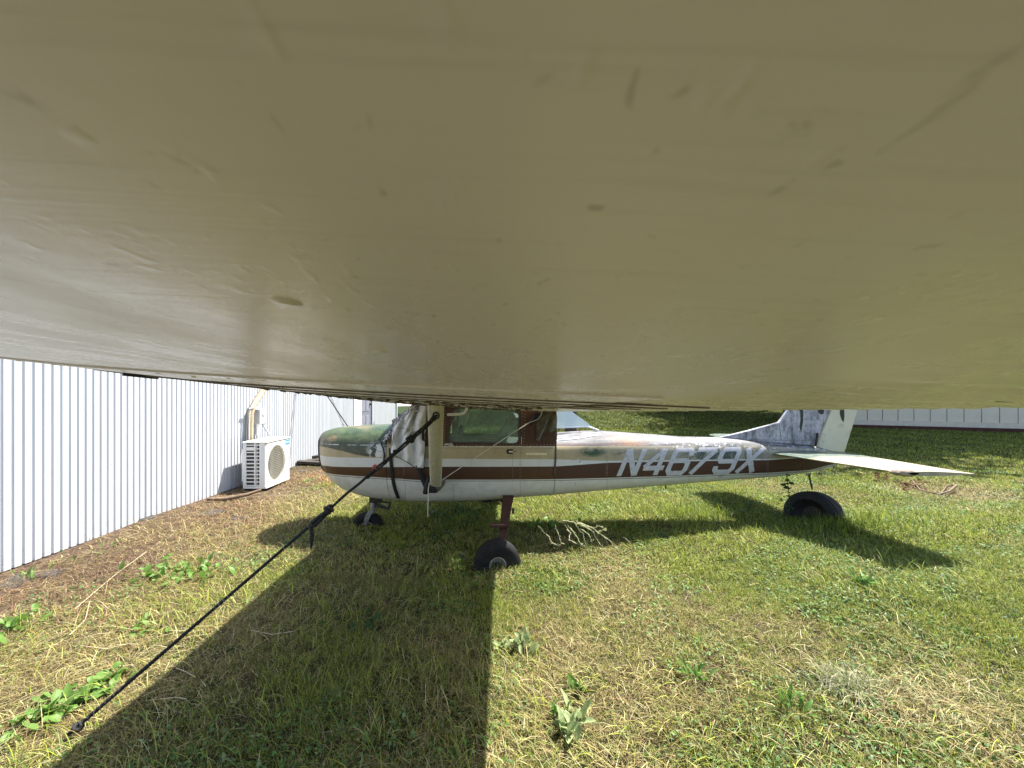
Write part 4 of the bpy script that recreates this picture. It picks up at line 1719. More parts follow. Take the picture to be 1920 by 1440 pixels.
gear(-1, 0); gear(1, 0)
# nose gear
M['fork'] = simple('worn_fork_metal', (.16, .155, .145), .5, .3, var=.4, scale=25, dark=(.06, .05, .04))
ng = bpy.data.objects.new('nose_gear', None); C.objects.link(ng); ng.parent = plane; ng.location = W(695, 940, ZC) - world_loc(plane)
mb = MB(); mb.tube([W(701, 930, ZC), W(698, 962, ZC)], .03, 14); mb.build('oleo_strut', M['grey_metal'], ng, 60)
for sg in (-1, 1):
    mb = MB()
    rr = []
    for (px, py, w_) in ((700, 954, .03), (694, 962, .034), (690, 973, .03), (687, 986, .022), (686.5, 993, .016)):
        p = W(px, py, ZC); y = ZC + sg * (.06 if py > 958 else .035)
        rr.append([Vector((p.x - w_, y - .008, p.z)), Vector((p.x + w_, y - .008, p.z)), Vector((p.x + w_, y + .008, p.z)), Vector((p.x - w_, y + .008, p.z))])
    mb.loft(rr); mb.build('fork', M['fork'], ng, 40, bevel=.004)
for (a, b) in (((699, 939), (732, 942)), ((732, 942), (729, 953)), ((703, 949), (729, 953)), ((703, 944), (724, 951))):
    mb = MB(); mb.bar(W(*a, ZC - .04), W(*b, ZC - .04), .03, .018); mb.build('torque_link', M['dark_metal'], ng, bevel=.004)
mb = MB(); mb.box((W(694, 0, ZC).x, ZC - .05, CZ - (941 - 737) * ZC / 720), (W(716, 0, ZC).x, ZC + .05, CZ - (930 - 737) * ZC / 720)); mb.build('gear_bracket', M['dark_metal'], ng, bevel=.01)
wheel('nose_wheel', Vector((W(689, 989, ZC).x, ZC, CZ - (989 - 737) * ZC / 720)), (.1, -1, .03), .19, .1, .075, ng)

# ------------------------------------------------------------------ canvas cover over the windscreen
def canvas_mat():
    t = NT('dirty_white_canvas')
    co = t.coords()
    n1 = t.noise(co, 5, 5, .65)
    n2 = t.noise(co, 30, 5, .7)
    c = t.ramp(n1, [(.3, (.52, .52, .5)), (.7, (.72, .72, .71))])
    c = t.mix(t.math('MULTIPLY', t.step(n2, .58, .7), .3), c, (.2, .2, .19))
    t.link(c, t.p.inputs['Base Color'])
    t.p.inputs['Roughness'].default_value = .9
    t.bump(n2, .2, .01)
    return t.m


def mildew_mat():
    t = NT('mildewed_canvas')
    co = t.coords()
    n2 = t.noise(co, 26, 5, .75)
    c = t.ramp(n2, [(.4, (.05, .045, .04)), (.5, (.15, .12, .1)), (.58, (.6, .58, .56)), (.8, (.7, .69, .68))])
    t.link(c, t.p.inputs['Base Color'])
    t.p.inputs['Roughness'].default_value = .9
    t.bump(n2, .5, .02)
    return t.m


M['canvas'] = canvas_mat()
M['mildew'] = mildew_mat()
cover = thing('windscreen_cover', W(765, 850, ZC), 'crumpled white canvas cover strapped over the windscreen of the plane', 'cover')
topc = [(737, 803), (741, 797), (749, 791), (758, 783), (768, 774), (777, 766), (786, 758), (801, 752)]
botc = [(733, 834), (733, 849), (741, 855), (752, 860), (763, 866), (771, 872), (779, 876), (794, 878)]


def pl(tab, u):
    x = u * (len(tab) - 1)
    i = min(int(x), len(tab) - 2)
    f = x - i
    return (tab[i][0] * (1 - f) + tab[i + 1][0] * f, tab[i][1] * (1 - f) + tab[i + 1][1] * f)


def flap(u, v):
    a = pl(topc, u); b = pl(botc, u)
    px = a[0] + (b[0] - a[0]) * v; py = a[1] + (b[1] - a[1]) * v
    fold = .04 * math.sin(u * 17 + 2.5 * v + 1.5 * math.sin(v * 5)) + .014 * math.sin(u * 31 - 7 * v) * v + .03 * math.sin(v * 19 + u * 13 + 2.5 * math.sin(u * 9 + v * 4)) * (1 - .6 * v) * (.4 + .6 * math.sin(u * 7 + 1) ** 2)
    fold += .022 * math.sin(9 * u + 11 * v) * (1 - v) * u
    Y = ZC - .5 - .045 + fold + .07 * (1 - v) ** 2 * (1 - .5 * u)
    return W(px, py, Y)


mb = MB(); mb.grid(flap, 56, 44)
fl = mb.build('canvas_flap', M['canvas'], cover, 180, solid=.004)
mb = MB(); mb.grid(lambda u, v: mir(flap(u, v)), 20, 12); mb.build('canvas_flap', M['canvas'], cover, 180, solid=.004)
# hem piping
mb = MB(); mb.tube([flap(u, 1) + Vector((0, -.004, 0)) for u in lin(.1, 1, 40)], .0045, 6); mb.build('hem', simple('dark_hem', (.1, .1, .1), .8), fl, 60)
mb = MB(); mb.tube([flap(.12 + .02 * math.sin(v * 3), v) + Vector((0, -.005, 0)) for v in lin(.2, .98, 20)], .003, 6); mb.build('hem', M['cuff'], fl, 60)
mb = MB(); mb.tube([flap(.62 - .5 * (1 - v) ** 2 + .1, .15 + .45 * v) + Vector((0, -.005, 0)) for v in lin(0, 1, 16)], .003, 6); mb.build('hem', M['cuff'], fl, 60)
mb = MB(); mb.tube([flap(.5 + .5 * v, .52 - .1 * math.sin(v * 3)) + Vector((0, -.006, 0)) for v in lin(0, 1, 16)], .003, 6); mb.build('hem', M['cuff'], fl, 60)


def screen(u, v):
    """across the windscreen: u along the slope, v from the near edge to the far edge"""
    a = flap(u, 0)
    b = mir(a)
    p = a + (b - a) * v
    bulge = 4 * v * (1 - v)
    p.x -= .10 * bulge * (1 - u * .3)
    p.z += .05 * bulge
    p.x += .014 * math.sin(v * 31 + u * 9) * min(1, 8 * v) + .01 * math.sin(u * 25 + v * 5)
    return p


mb = MB(); mb.grid(screen, 26, 50); mb.build('canvas_hood', M['mildew'], cover, 180, solid=.004)
# mildewed skirt lying on the cowling in front of the windscreen
sk_top = [(746, 795), (740, 801), (733, 806), (727, 812), (720, 820), (714, 827)]
sk_bot = [(768, 782), (752, 800), (742, 806), (737, 812), (732, 820), (722, 829)]
mb = MB()
def skirt(u, v):
    a = pl(sk_top, u); b = pl(sk_bot, u)
    q = (a[0] + (b[0] - a[0]) * v, a[1] + (b[1] - a[1]) * v)
    Y = ZC - .34 - .14 * u - .05 * v
    return W(q[0], q[1], Y) + Vector((0, .012 * math.sin(u * 22 + v * 4), .008 * math.sin(u * 30 + v * 6)))
mb.grid(skirt, 30, 10); mb.build('canvas_skirt', M['mildew'], cover, 180, solid=.005)
mb = MB()
def chin(u, v):
    a = (735 + 1 * u, 812 + 22 * u); b = (727 + 3 * u, 822 + 10 * u)
    q = (a[0] + (b[0] - a[0]) * v, a[1] + (b[1] - a[1]) * v)
    return W(q[0], q[1], ZC - .50 + .01 * math.sin(9 * v))
mb.grid(chin, 8, 6); mb.build('canvas_skirt', M['rag'], cover, 180, solid=.004)


def ribbon(name, pts, wid, m, parent, wdir=(1, 0, 0), solid=.003):
    mb = MB()
    wd = Vector(wdir).normalized() * wid / 2
    vs = []
    for p in pts: vs += [p - wd, p + wd]
    mb.add(vs, [(2 * i, 2 * i + 1, 2 * i + 3, 2 * i + 2) for i in range(len(pts) - 1)])
    return mb.build(name, m, parent, 180, solid=solid)


strap = ribbon('belly_strap', [spx(x, y, .012) for x, y in ((732.5, 840), (733, 850), (733.5, 865), (735, 880), (736.5, 895), (739, 908), (741.5, 918), (745, 928), (747.5, 934))], .037, M['black'], None)
tag(strap, 'wide black webbing strap running down under the belly from the canvas cover', 'strap')
strap2 = ribbon('nose_strap', [W(714.5, 828, ZC - .5), spx(717, 834, .02), spx(719.5, 842, .012), spx(721, 852, .01), spx(720, 864, .008)], .016, M['black'], None)
tag(strap2, 'narrow black strap dangling down the green cowling from the canvas skirt', 'strap')
strap3 = ribbon('rear_strap', [W(792, 800, ZC - .54), W(793.5, 815, ZC - .55), W(794, 832, ZC - .54), W(794, 850, ZC - .53), W(793, 866, ZC - .53), W(791.5, 880, ZC - .53)], .03, M['black'], None)
tag(strap3, 'dark strap hanging between the white canvas and the wing strut', 'strap')
strap4 = ribbon('strut_strap', [W(783, 873, ZC - .55), W(787, 884, ZC - .545), W(792, 898, ZC - .54), W(798, 912, ZC - .54), W(803, 922, ZC - .55)], .05, M['black'], None)
tag(strap4, 'black strap pulled from the canvas corner down to the foot of the strut', 'strap')
mb = MB(); mb.bar(W(777, 770.5, ZC - .52), W(800, 771.5, ZC - .52), .012, .02); o = mb.build('support_rod', M['grey_metal'], None); tag(o, 'short grey rod crossing the canvas beside the strut top', 'rod')
# cuff bound round the strut foot
cuff = thing('strut_cuff', W(815, 918, 4.1), 'dark bag and worn grey cloth bound round the foot of the wing strut', 'cloth wrap')
mb = MB(); rr = []
for f, (px, py, a_, b_) in enumerate(((826, 899, .062, .04), (824, 905, .078, .05), (821, 912, .082, .055), (817, 918, .07, .05), (813, 922, .05, .04))):
    c = W(px - 3, py, 4.09)
    rr.append([c + Vector((a_ * math.cos(t_) * (1 + .09 * math.sin(3 * t_ + f)), b_ * math.sin(t_), .018 * math.sin(2 * t_ + f))) for t_ in np.linspace(0, 2 * math.pi, 24, endpoint=False)])
mb.loft(rr); mb.build('cloth', M['cuff'], cuff, 180)
mb = MB(); rr = []
for f, (px, py, a_, b_) in enumerate(((804, 893, .016, .02), (803, 902, .03, .03), (801, 911, .032, .035), (800, 918, .035, .035), (799, 924, .042, .03), (799, 926, .03, .02))):
    c = W(px, py, 4.06)
    rr.append([c + Vector((a_ * math.cos(t_) * (1 + .12 * math.sin(2 * t_ + f)), b_ * math.sin(t_), 0)) for t_ in np.linspace(0, 2 * math.pi, 18, endpoint=False)])
mb.loft(rr); mb.build('bag', M['black'], cuff, 180)
mb = MB(); rr = []
for f, (px, py, a_) in enumerate(((812, 898, .015), (811, 908, .035), (812, 918, .04), (812, 923, .025))):
    c = W(px, py, 4.045)
    rr.append([c + Vector((a_ * math.cos(t_), .025 * math.sin(t_), 0)) for t_ in np.linspace(0, 2 * math.pi, 14, endpoint=False)])
mb.loft(rr); mb.build('bag', M['black'], cuff, 180)
mb = MB(); mb.tube([W(805, 905, 4.01), W(803, 918, 4.01), W(803, 927, 4.02), W(802.5, 945, 4.03), W(802, 969, 4.03)], .0055, 6); o = mb.build('white_string', M['cord'], None, 60); tag(o, 'thin white cord hanging straight down from the strut foot', 'cord')
mb = MB(); mb.tube([W(1017, 768, 4.12), W(1015, 777, 4.1), W(1009, 786, 4.1), (W(991, 793, 4.1)), W(960, 813, 4.1), W(925, 836, 4.1), W(887, 861, 4.1), W(845, 889, 4.07), W(829, 900, 4.05)], .0045, 6); o = mb.build('pale_string', M['cord'], None, 60); tag(o, 'thin pale cord stretched across the door from the rag to the strut foot', 'cord')
mb = MB(); mb.tube([W(833, 834, 4.16), W(838, 832, 4.15), W(844, 835, 4.15), W(848, 832.5, 4.16), W(846, 830.5, 4.16), W(836, 833, 4.15), W(850, 836, 4.16)], .008, 6); o = mb.build('knotted_string', M['cord'], None, 60); tag(o, 'knotted scrap of white cord on the window ledge beside the strut', 'cord')
# rag hanging behind the door window
rag = thing('hanging_rag', W(1023, 795, 4.15), 'stiff dirty grey rag hanging from the wing behind the door', 'rag')
rt = [(1007, 768), (1020, 766), (1034, 767), (1043, 768)]
rb = [(1005, 825), (1013, 811), (1028, 812), (1042, 809)]
mb = MB()
mb.grid(lambda u, v: W(pl(rt, u)[0] * (1 - v) + pl(rb, u)[0] * v, pl(rt, u)[1] * (1 - v) + pl(rb, u)[1] * v, 4.15 + .018 * math.sin(u * 11 + 3 * v)), 24, 14)
mb.build('cloth', M['rag'], rag, 180, solid=.004)
mb = MB(); mb.grid(lambda u, v: W(1005.5 + 2 * u + (v * 20) + 3 * u * (1 - v), 824 - 38 * v + 3 * u, 4.12 - .02 * math.sin(u * 3)), 6, 10)
mb.build('folded_strip', M['cuff'], rag, 180, solid=.003)
mb = MB(); mb.grid(lambda u, v: W(992 + 16 * v + 4 * u, 792 - 20 * v + 7 * u, 4.13 - .02 * math.sin(u * 3)), 6, 8); mb.build('dark_strip', simple('navy_cloth', (.016, .017, .03), .8), rag, 180, solid=.003)
st_ = ribbon('seam_strap', [W(1042, 768, 4.17), W(1043, 785, 4.16), W(1042, 800, 4.16), W(1043, 815, 4.17), spx(1041.5, 835, .012), spx(1042, 850, .008), spx(1041, 866, .008), spx(1040, 880, .008), spx(1039, 893, .01)], .02, M['rag'], None)
tag(st_, 'frayed dark strap hanging down the body seam in front of the rear window', 'strap')

# ------------------------------------------------------------------ tie down rope
rope = thing('tie_down_rope', W(130, 1383, 1.78), 'long black rope running from the wing strut down to the grass at the lower left', 'rope')
Ra = W(818, 781, 2.77); Rb = W(128, 1388, 1.76)
Rb.z = g(Rb.x, Rb.y) + .03
def rp(s): return Ra + (Rb - Ra) * s
rope_m = NT('black_braided_rope')
co = rope_m.coords()
d_ = (Rb - Ra).normalized()
wv = rope_m.n('ShaderNodeTexWave', wave_type='BANDS', bands_direction='X')
q = d_.to_track_quat('X', 'Z').to_euler()
inv = d_.to_track_quat('X', 'Z').inverted().to_euler()
mp = rope_m.mapping(co, (1, 1, 1), tuple(inv))
rope_m.link(mp, wv.inputs[0])
wv.inputs['Scale'].default_value = 14; wv.inputs['Distortion'].default_value = 6; wv.inputs['Detail'].default_value = 2
fl_ = rope_m.math('MULTIPLY', rope_m.math('MULTIPLY', rope_m.step(wv.outputs['Fac'], .6, .9), rope_m.step(rope_m.noise(co, 7, 3), .5, .62)), rope_m.step(rope_m.noise(co, 170, 2), .45, .6))
rope_m.link(rope_m.mix(fl_, (.011, .011, .012), (.22, .23, .21)), rope_m.p.inputs['Base Color'])
rope_m.p.inputs['Roughness'].default_value = .75
rope_m.bump(wv.outputs['Fac'], .8, .004)
M['rope'] = rope_m.m


def strand(s0, s1, r, turns, ph, off, n=240):
    pts = []
    u = d_.cross(Vector((0, 0, 1))).normalized(); v = u.cross(d_)
    for i in range(n + 1):
        s = s0 + (s1 - s0) * i / n
        a = ph + turns * 2 * math.pi * i / n
        pts.append(rp(s) + (u * math.cos(a) + v * math.sin(a)) * off)
    return pts
for ph in (0, 2.09, 4.19):
    mb = MB(); mb.tube(strand(.46, 1.0, .0055, 34, ph, .0048), .0052, 6); mb.build('twisted_strand', M['rope'], rope, 180)
for k, o_ in enumerate((-.011, .011)):
    mb = MB(); mb.tube([rp(s) + Vector((o_ * .6, 0, o_)) for s in lin(.0, .12, 12)], .0095, 8); mb.build('rope_length', M['rope'], rope, 60)
mb = MB(); mb.tube([rp(s) + Vector((0, 0, .003 * math.sin(s * 60))) for s in lin(.11, .42, 40)], .009, 8); mb.build('rope_length', M['rope'], rope, 60)
mb = MB(); mb.tube([rp(s) + Vector((.006, 0, -.012 + .002 * math.sin(s * 80))) for s in lin(.02, .27, 40)], .0065, 8); mb.build('rope_length', M['rope'], rope, 60)


def knot(name, s, r, seed):
    random.seed(seed)
    mb = MB()
    c = rp(s)
    for k in range(4):
        ax = Vector((random.uniform(-1, 1), random.uniform(-.6, .6), random.uniform(-1, 1))).normalized()
        u = ax.orthogonal().normalized(); v = ax.cross(u)
        o_ = Vector((random.uniform(-.4, .4), random.uniform(-.3, .3), random.uniform(-.4, .4))) * r
        mb.tube([c + o_ + (u * math.cos(a) + v * math.sin(a)) * r * .62 for a in np.linspace(0, 2 * math.pi, 15)], r * .42, 8, cap=False)
    return mb.build(name, M['rope'], rope, 180)


knot('loop_knot', .012, .022, 1); knot('knot', .105, .026, 2); knot('knot', .395, .028, 4); knot('knot', .985, .02, 6); knot('knot', .165, .012, 8)
kp = W(583, 984, 2.37)
mb = MB(); mb.tube([rp(.40), kp + Vector((.012, 0, .02)), kp, kp + Vector((.002, 0, -.03)), kp + Vector((.003, .01, -.06)), W(585, 1004, 2.37), W(584, 1018, 2.37), W(583, 1030, 2.37)], [.012, .013, .014, .012, .011, .012, .01, .004], 8)
mb.build('loose_end', M['rope'], rope, 60)
mb = MB(); mb.tube([rp(.395) + Vector((-.01, -.005, -.025)), kp + Vector((.03, -.01, -.0)), rp(.46) + Vector((0, 0, 0))], [.011, .011, .008], 8); mb.build('loose_end', M['rope'], rope, 60)

# ------------------------------------------------------------------ metal hangar on the left
hang = thing('metal_hangar', (-4.1, 6, .15), 'long white corrugated metal building along the left side', 'building')
wm = NT('white_corrugated_steel')
co = wm.coords()
n1 = wm.noise(wm.mapping(co, (2, 2, .6)), 1, 4, .6)
n2 = wm.noise(co, 45, 3, .6)
sx = wm.n('ShaderNodeSeparateXYZ'); wm.link(co, sx.inputs[0])
c = wm.ramp(n1, [(.3, (.44, .465, .50)), (.7, (.5, .525, .56))])
low = wm.math('MULTIPLY', wm.step(sx.outputs[2], .22, .0), wm.step(n2, .52, .66))
c = wm.mix(wm.math('MULTIPLY', low, .6), c, (.3, .28, .25))
wm.link(c, wm.p.inputs['Base Color']); wm.p.inputs['Roughness'].default_value = .42
M['steel'] = wm.m
PER = .0726
def sheet_mesh(nper, h):
    mb = MB()
    pr = []
    for k in range(nper):
        y = k * PER
        pr += [(0, y), (0, y + .68 * PER), (-.013, y + .76 * PER), (-.013, y + .89 * PER)]
    pr.append((0, nper * PER - .0008))
    mb.add([(x, y, 0) for x, y in pr] + [(x, y, h) for x, y in pr], [(i, i + 1, len(pr) + i + 1, len(pr) + i) for i in range(len(pr) - 1)])
    return mb
y0 = 3.775 - 8 * 10 * PER
sh0 = None
ends = []
for k in range(18):
    y = y0 + k * 10 * PER
    if y > 10.7: break
    if sh0 is None:
        sh0 = sheet_mesh(10, 3.3).build('wall_sheet', M['steel'], hang)
        sh0.location = Vector((-4.1 + (.003 if k % 2 else 0), y, .165)) - hang.location
        # mesh was centred on the parent, shift its data back
        for v in sh0.data.vertices: v.co += hang.location
    else:
        copy_part(sh0, hang, Vector((-4.1 + (.003 if k % 2 else 0), y, .165)) - hang.location)
    last = y + 10 * PER
for k in range(5):
    y = 12.75 + k * 10 * PER
    if y + 9 * PER < 16.3: copy_part(sh0, hang, Vector((-4.1, y, .165)) - hang.location)
yend = 12.75 + 4 * 10 * PER
mb = MB()
for k in range(0, 230):
    y = y0 + (k + .3) * PER
    if k % 2: continue
    if y > last: break
    for d0 in (.036, .76, 1.19):
        if random.random() < .55: mb.dome((-4.098, y + random.uniform(-.008, .008), CZ - d0 + random.uniform(-.012, .012)), (1, 0, 0), .0045, .004, 6)
mb.build('screw_row', simple('grey_screw', (.25, .25, .26), .5, .4), hang)['kind'] = 'stuff'
mb = MB(); mb.box((-4.3, y0, -.15), (-4.14, 16.0, .2)); mb.build('footing', simple('dark_footing', (.05, .045, .04), .9), hang)
mb = MB(); mb.box((-4.32, y0, .2), (-4.16, last - .02, 3.45)); mb.build('wall_core', M['white_trim'], hang)
mb = MB(); mb.box((-4.12, last, .17), (-4.07, 11.62, 3.4)); mb.build('corner_trim', M['white_trim'], hang)
mb = MB(); mb.box((-4.16, 11.62, .17), (-4.11, 12.73, 2.3)); dr = mb.build('door', M['door_grey'], hang)
for (ya, yb) in ((11.72, 12.02), (12.12, 12.42)):
    for (za, zb) in ((.3, .95), (1.08, 1.62), (1.72, 2.15)):
        mb = MB(); mb.box((-4.11, ya, za), (-4.1, yb, zb)); mb.build('door_panel', simple('grey_door_panel', (.23, .24, .29), .5), dr, bevel=.008)
mb = MB(); mb.dome((-4.11, 12.5, 1.3), (1, 0, 0), .045, .07, 12); mb.build('door_handle', M['dark_metal'], dr, 180)
for za in (.5, 1.62): 
    mb = MB(); mb.box((-4.105, 12.58, za), (-4.085, 12.63, za + .12)); mb.build('hinge', M['dark_metal'], dr)
mb = MB(); mb.box((-4.13, 12.64, .17), (-4.07, 12.73, 2.34)); mb.build('door_trim', M['panel_grey'], hang)
mb = MB(); mb.box((-4.16, 11.62, 2.31), (-4.075, 12.73, 3.4)); mb.build('door_head', M['white_trim'], hang)
mb = MB(); mb.box((-9.0, 15.86, .1), (-4.09, 15.92, 3.4)); mb.build('end_wall', M['white_trim'], hang)
mb = MB(); mb.loft([[Vector((-3.95, y, 3.42)), Vector((-9.5, y, 5.0)), Vector((-9.5, y, 5.06)), Vector((-3.95, y, 3.48))] for y in (y0 - .3, 16.1)]); mb.build('roof', M['white_trim'], hang)

# ------------------------------------------------------------------ air conditioner on the wall side
ac = thing('air_conditioner', (-3.72, 6.25, .15), 'white outdoor air conditioning unit with a round fan grille standing against the metal wall', 'air conditioner')
X0, X1, Ya, Yb, Z0, Z1 = -3.91, -3.55, 5.93, 6.60, .17, .90
mb = MB(); mb.box((X0 + .02, Ya + .025, Z0 + .02), (X1 - .03, Yb - .02, Z1 - .03)); mb.build('coil', M['coil'], ac)
mb = MB(); mb.box((X0 - .008, Ya - .012, Z1 - .025), (X1 + .01, Yb + .01, Z1)); mb.build('lid', M['white_plastic'], ac, bevel=.012)
mb = MB(); mb.box((X0, Ya, Z0), (X1, Yb, Z0 + .035)); mb.build('base_pan', M['white_plastic'], ac, bevel=.006)
# side facing the lawn end: frame and slats
yf = Ya
xs_ = [X0, X0 + .035, X0 + .165, X0 + .185, X0 + .235, X0 + .25, X1 - .075]
zr = lin(Z0 + .05, Z1 - .055, 11)
for (xa, xb) in ((X0, X0 + .05), (X0 + .175, X0 + .195), (X0 + .212, X0 + .218), (X0 + .255, X1 - .07)):
    mb = MB(); mb.box((xa, yf, Z0 + .03), (xb, yf + .02, Z1 - .02)); mb.build('side_post', M['white_plastic'], ac)
for i, z in enumerate(zr):
    h_ = .017
    if i == len(zr) - 2: h_ = .05
    mb = MB(); mb.box((X0 + .05, yf + .002, z - h_ / 2), (X0 + .175, yf + .018, z + h_ / 2)); mb.build('slat', M['white_plastic'], ac)
    mb = MB(); mb.box((X0 + .195, yf + .003, z - .0085), (X0 + .255, yf + .017, z + .0085)); mb.build('slat', M['white_plastic'], ac)
mb = MB(); mb.loft([[Vector((X1 - .075, yf, z)), Vector((X1 - .02, yf + .004, z)), Vector((X1, yf + .05, z)), Vector((X1 - .02, yf + .06, z)), Vector((X1 - .07, yf + .03, z))] for z in (Z0 + .02, Z1 - .02)]); mb.build('corner_post', M['white_plastic'], ac, 30)
# front with round opening
cy, cz, rad = Ya + .29, (Z0 + Z1) / 2 - .005, .255
n = 48
rect = []
Yl, Yr, Zl, Zh = Ya + .05, Ya + .545, Z0 + .03, Z1 - .026
for i in range(n):
    a = 2 * math.pi * i / n
    c_, s_ = math.cos(a), math.sin(a)
    k = min((Yr - cy) / c_ if c_ > 1e-6 else 9, (Yl - cy) / c_ if c_ < -1e-6 else 9, (Zh - cz) / s_ if s_ > 1e-6 else 9, (Zl - cz) / s_ if s_ < -1e-6 else 9)
    rect.append((cy + c_ * k, cz + s_ * k))
for q in ((Yl, Zl), (Yl, Zh), (Yr, Zl), (Yr, Zh)):
    i = min(range(n), key=lambda i: (rect[i][0] - q[0]) ** 2 + (rect[i][1] - q[1]) ** 2); rect[i] = q
mb = MB()
cir = [(cy + rad * math.cos(2 * math.pi * i / n) * .93, cz + rad * math.sin(2 * math.pi * i / n) * 1.1) for i in range(n)]
mb.loft([[Vector((X1 - .004, y, z)) for y, z in rect], [Vector((X1, y, z)) for y, z in cir], [Vector((X1 - .045, y, z)) for y, z in cir]], False, False)
mb.build('front_panel', M['white_plastic'], ac, 30)
mb = MB()
for i in range(1, 15):
    y = Yl + (Yr - Yl) * i / 15
    mb.bar((X1 + .012, y, Zl + .015), (X1 + .012, y, Zh - .015), .0028, .0028, (1, 0, 0))
for i in range(1, 24):
    z = Zl + (Zh - Zl) * i / 24
    mb.bar((X1 + .009, Yl + .01, z), (X1 + .009, Yr - .01, z), .0026, .0026)
mb.build('fan_guard', M['guard'], ac)
fan = bpy.data.objects.new('fan', None); C.objects.link(fan); fan.parent = ac; fan.location = Vector((X1 - .07, cy, cz)) - ac.location
for b in range(3):
    mb = MB()
    def bl(u, v):
        r = .05 + .17 * u; a = b * 2.094 + (v - .5) * (.9 + .5 * u) + u * .3
        return Vector((X1 - .07 + .04 * (v - .5), cy + r * math.cos(a), cz + r * math.sin(a)))
    mb.grid(bl, 6, 6); mb.build('blade', M['panel_grey'], fan, 180, solid=.004)
mb = MB(); mb.lathe([(0, .03), (.045, .02), (.05, -.01), (0, -.01)], Matrix.Translation((X1 - .07, cy, cz)) @ Matrix.Rotation(R(90), 4, 'Y'), 20); mb.build('hub', M['guard'], fan, 40)
mb = MB(); mb.box((X1 - .025, Ya + .55, Z0 + .03), (X1, Yb, Z1 - .026)); sp = mb.build('service_panel', M['white_plastic'], ac, bevel=.006)
for z in (Z0 + .24, Z0 + .36):
    mb = MB(); mb.box((X1 - .001, Ya + .556, z), (X1 + .0015, Yb - .01, z + .004)); mb.build('panel_joint', M['panel_grey'], sp)
mb = MB(); mb.box((X1, Ya + .558, Z1 - .125), (X1 + .002, Yb - .006, Z1 - .04)); bd = mb.build('badge', M['blue'], sp)
mb = MB(); mb.box((X1 + .002, Ya + .562, Z1 - .088), (X1 + .003, Yb - .01, Z1 - .07)); mb.build('badge_print', M['white_plastic'], bd)
mb = MB(); mb.box((X0 - .03, Ya + .02, Z1 - .62), (X0 - .002, Ya + .05, Z1 - .12)); mb.build('back_rail', M['white_plastic'], ac)

lsx = -4.02
ls = thing('pipe_cover', (lsx, 6.3, .9), 'beige pipe duct climbing the metal wall above the air conditioner and bending away', 'pipe duct')
pts = [W(469, 826, 720 * 4.03 / 461), W(469, 800, 720 * 4.03 / 461), W(470, 775, 720 * 4.03 / 460), W(474, 762, 720 * 4.03 / 456), W(483, 748, 720 * 4.03 / 447), W(491, 735, 720 * 4.03 / 439), W(500, 720, 720 * 4.03 / 430), W(506, 700, 720 * 4.03 / 424)]
mb = MB(); mb.tube(pts, .048, 12, ecc=.8); mb.build('duct', M['beige'], ls, 60)
mb = MB(); p = W(470, 765, 6.29); mb.bar(p + Vector((.02, -.1, 0)), p + Vector((.02, .09, .0)), .03, .014); mb.build('pipe_strap', M['panel_grey'], ls)
mb = MB(); mb.tube([q_ + Vector((.02, -.06, 0)) for q_ in pts[:5]], .012, 8); mb.build('drain_pipe', M['cord'], ls, 60)
dbx = thing('disconnect_box', (-4.0, 6.52, 1.0), 'small grey electrical box on the metal wall above the air conditioner', 'electrical box')
mb = MB(); mb.box((-4.09, 6.42, 1.13), (-3.96, 6.62, 1.38)); bxm = mb.build('box', M['panel_grey'], dbx, bevel=.008)
mb = MB(); mb.box((-3.96, 6.43, 1.14), (-3.95, 6.61, 1.39)); mb.build('lid', M['white_trim'], dbx, bevel=.004)
mb = MB(); mb.box((-3.95, 6.48, 1.27), (-3.935, 6.56, 1.31)); mb.build('latch', M['panel_grey'], dbx, bevel=.004)
mb = MB(); mb.tube([(-4.02, 6.47, 1.13), (-4.02, 6.47, .86)], .02, 10); mb.build('conduit', M['white_trim'], dbx, 60)
mb = MB(); mb.tube([(-4.0, 6.57, 1.13), (-3.97, 6.6, 1.05), (-3.9, 6.66, .88)], .016, 10); mb.build('conduit', M['panel_grey'], dbx, 60)

# rope and chain slung between the wall and the ground beyond the nose
fr = MB(); a = Vector((-4.06, 8, 2.42)); b = Vector((-2.47, 8.0, g(-2.47, 8)))
fr.tube([a + (b - a) * f + Vector((0, 0, -.03 * math.sin(f * math.pi))) for f in lin(0, 1, 16)], .011, 8)
o = fr.build('guy_rope', M['black'], None, 60); tag(o, 'dark taut rope slanting from the metal wall to the ground beyond the nose', 'rope')
mb = MB()
a = Vector((-4.05, 8.1, 2.85)); b = Vector((-2.83, 8.1, g(-2.83, 8.1)))
nl = 64
dv = (b - a).normalized()
for i in range(nl):
    c_ = a + (b - a) * (i + .5) / nl
    u = dv.cross(Vector((0, 1, 0))).normalized() if i % 2 else Vector((0, 1, 0))
    mb.tube([c_ + dv * .03 * math.cos(t_) + u * .013 * math.sin(t_) for t_ in np.linspace(0, 2 * math.pi, 9)], .0045, 5, cap=False)
o = mb.build('wall_chain', M['grey_metal'], None, 60); tag(o, 'pale twisted chain hanging next to the dark rope in front of the metal wall', 'chain')
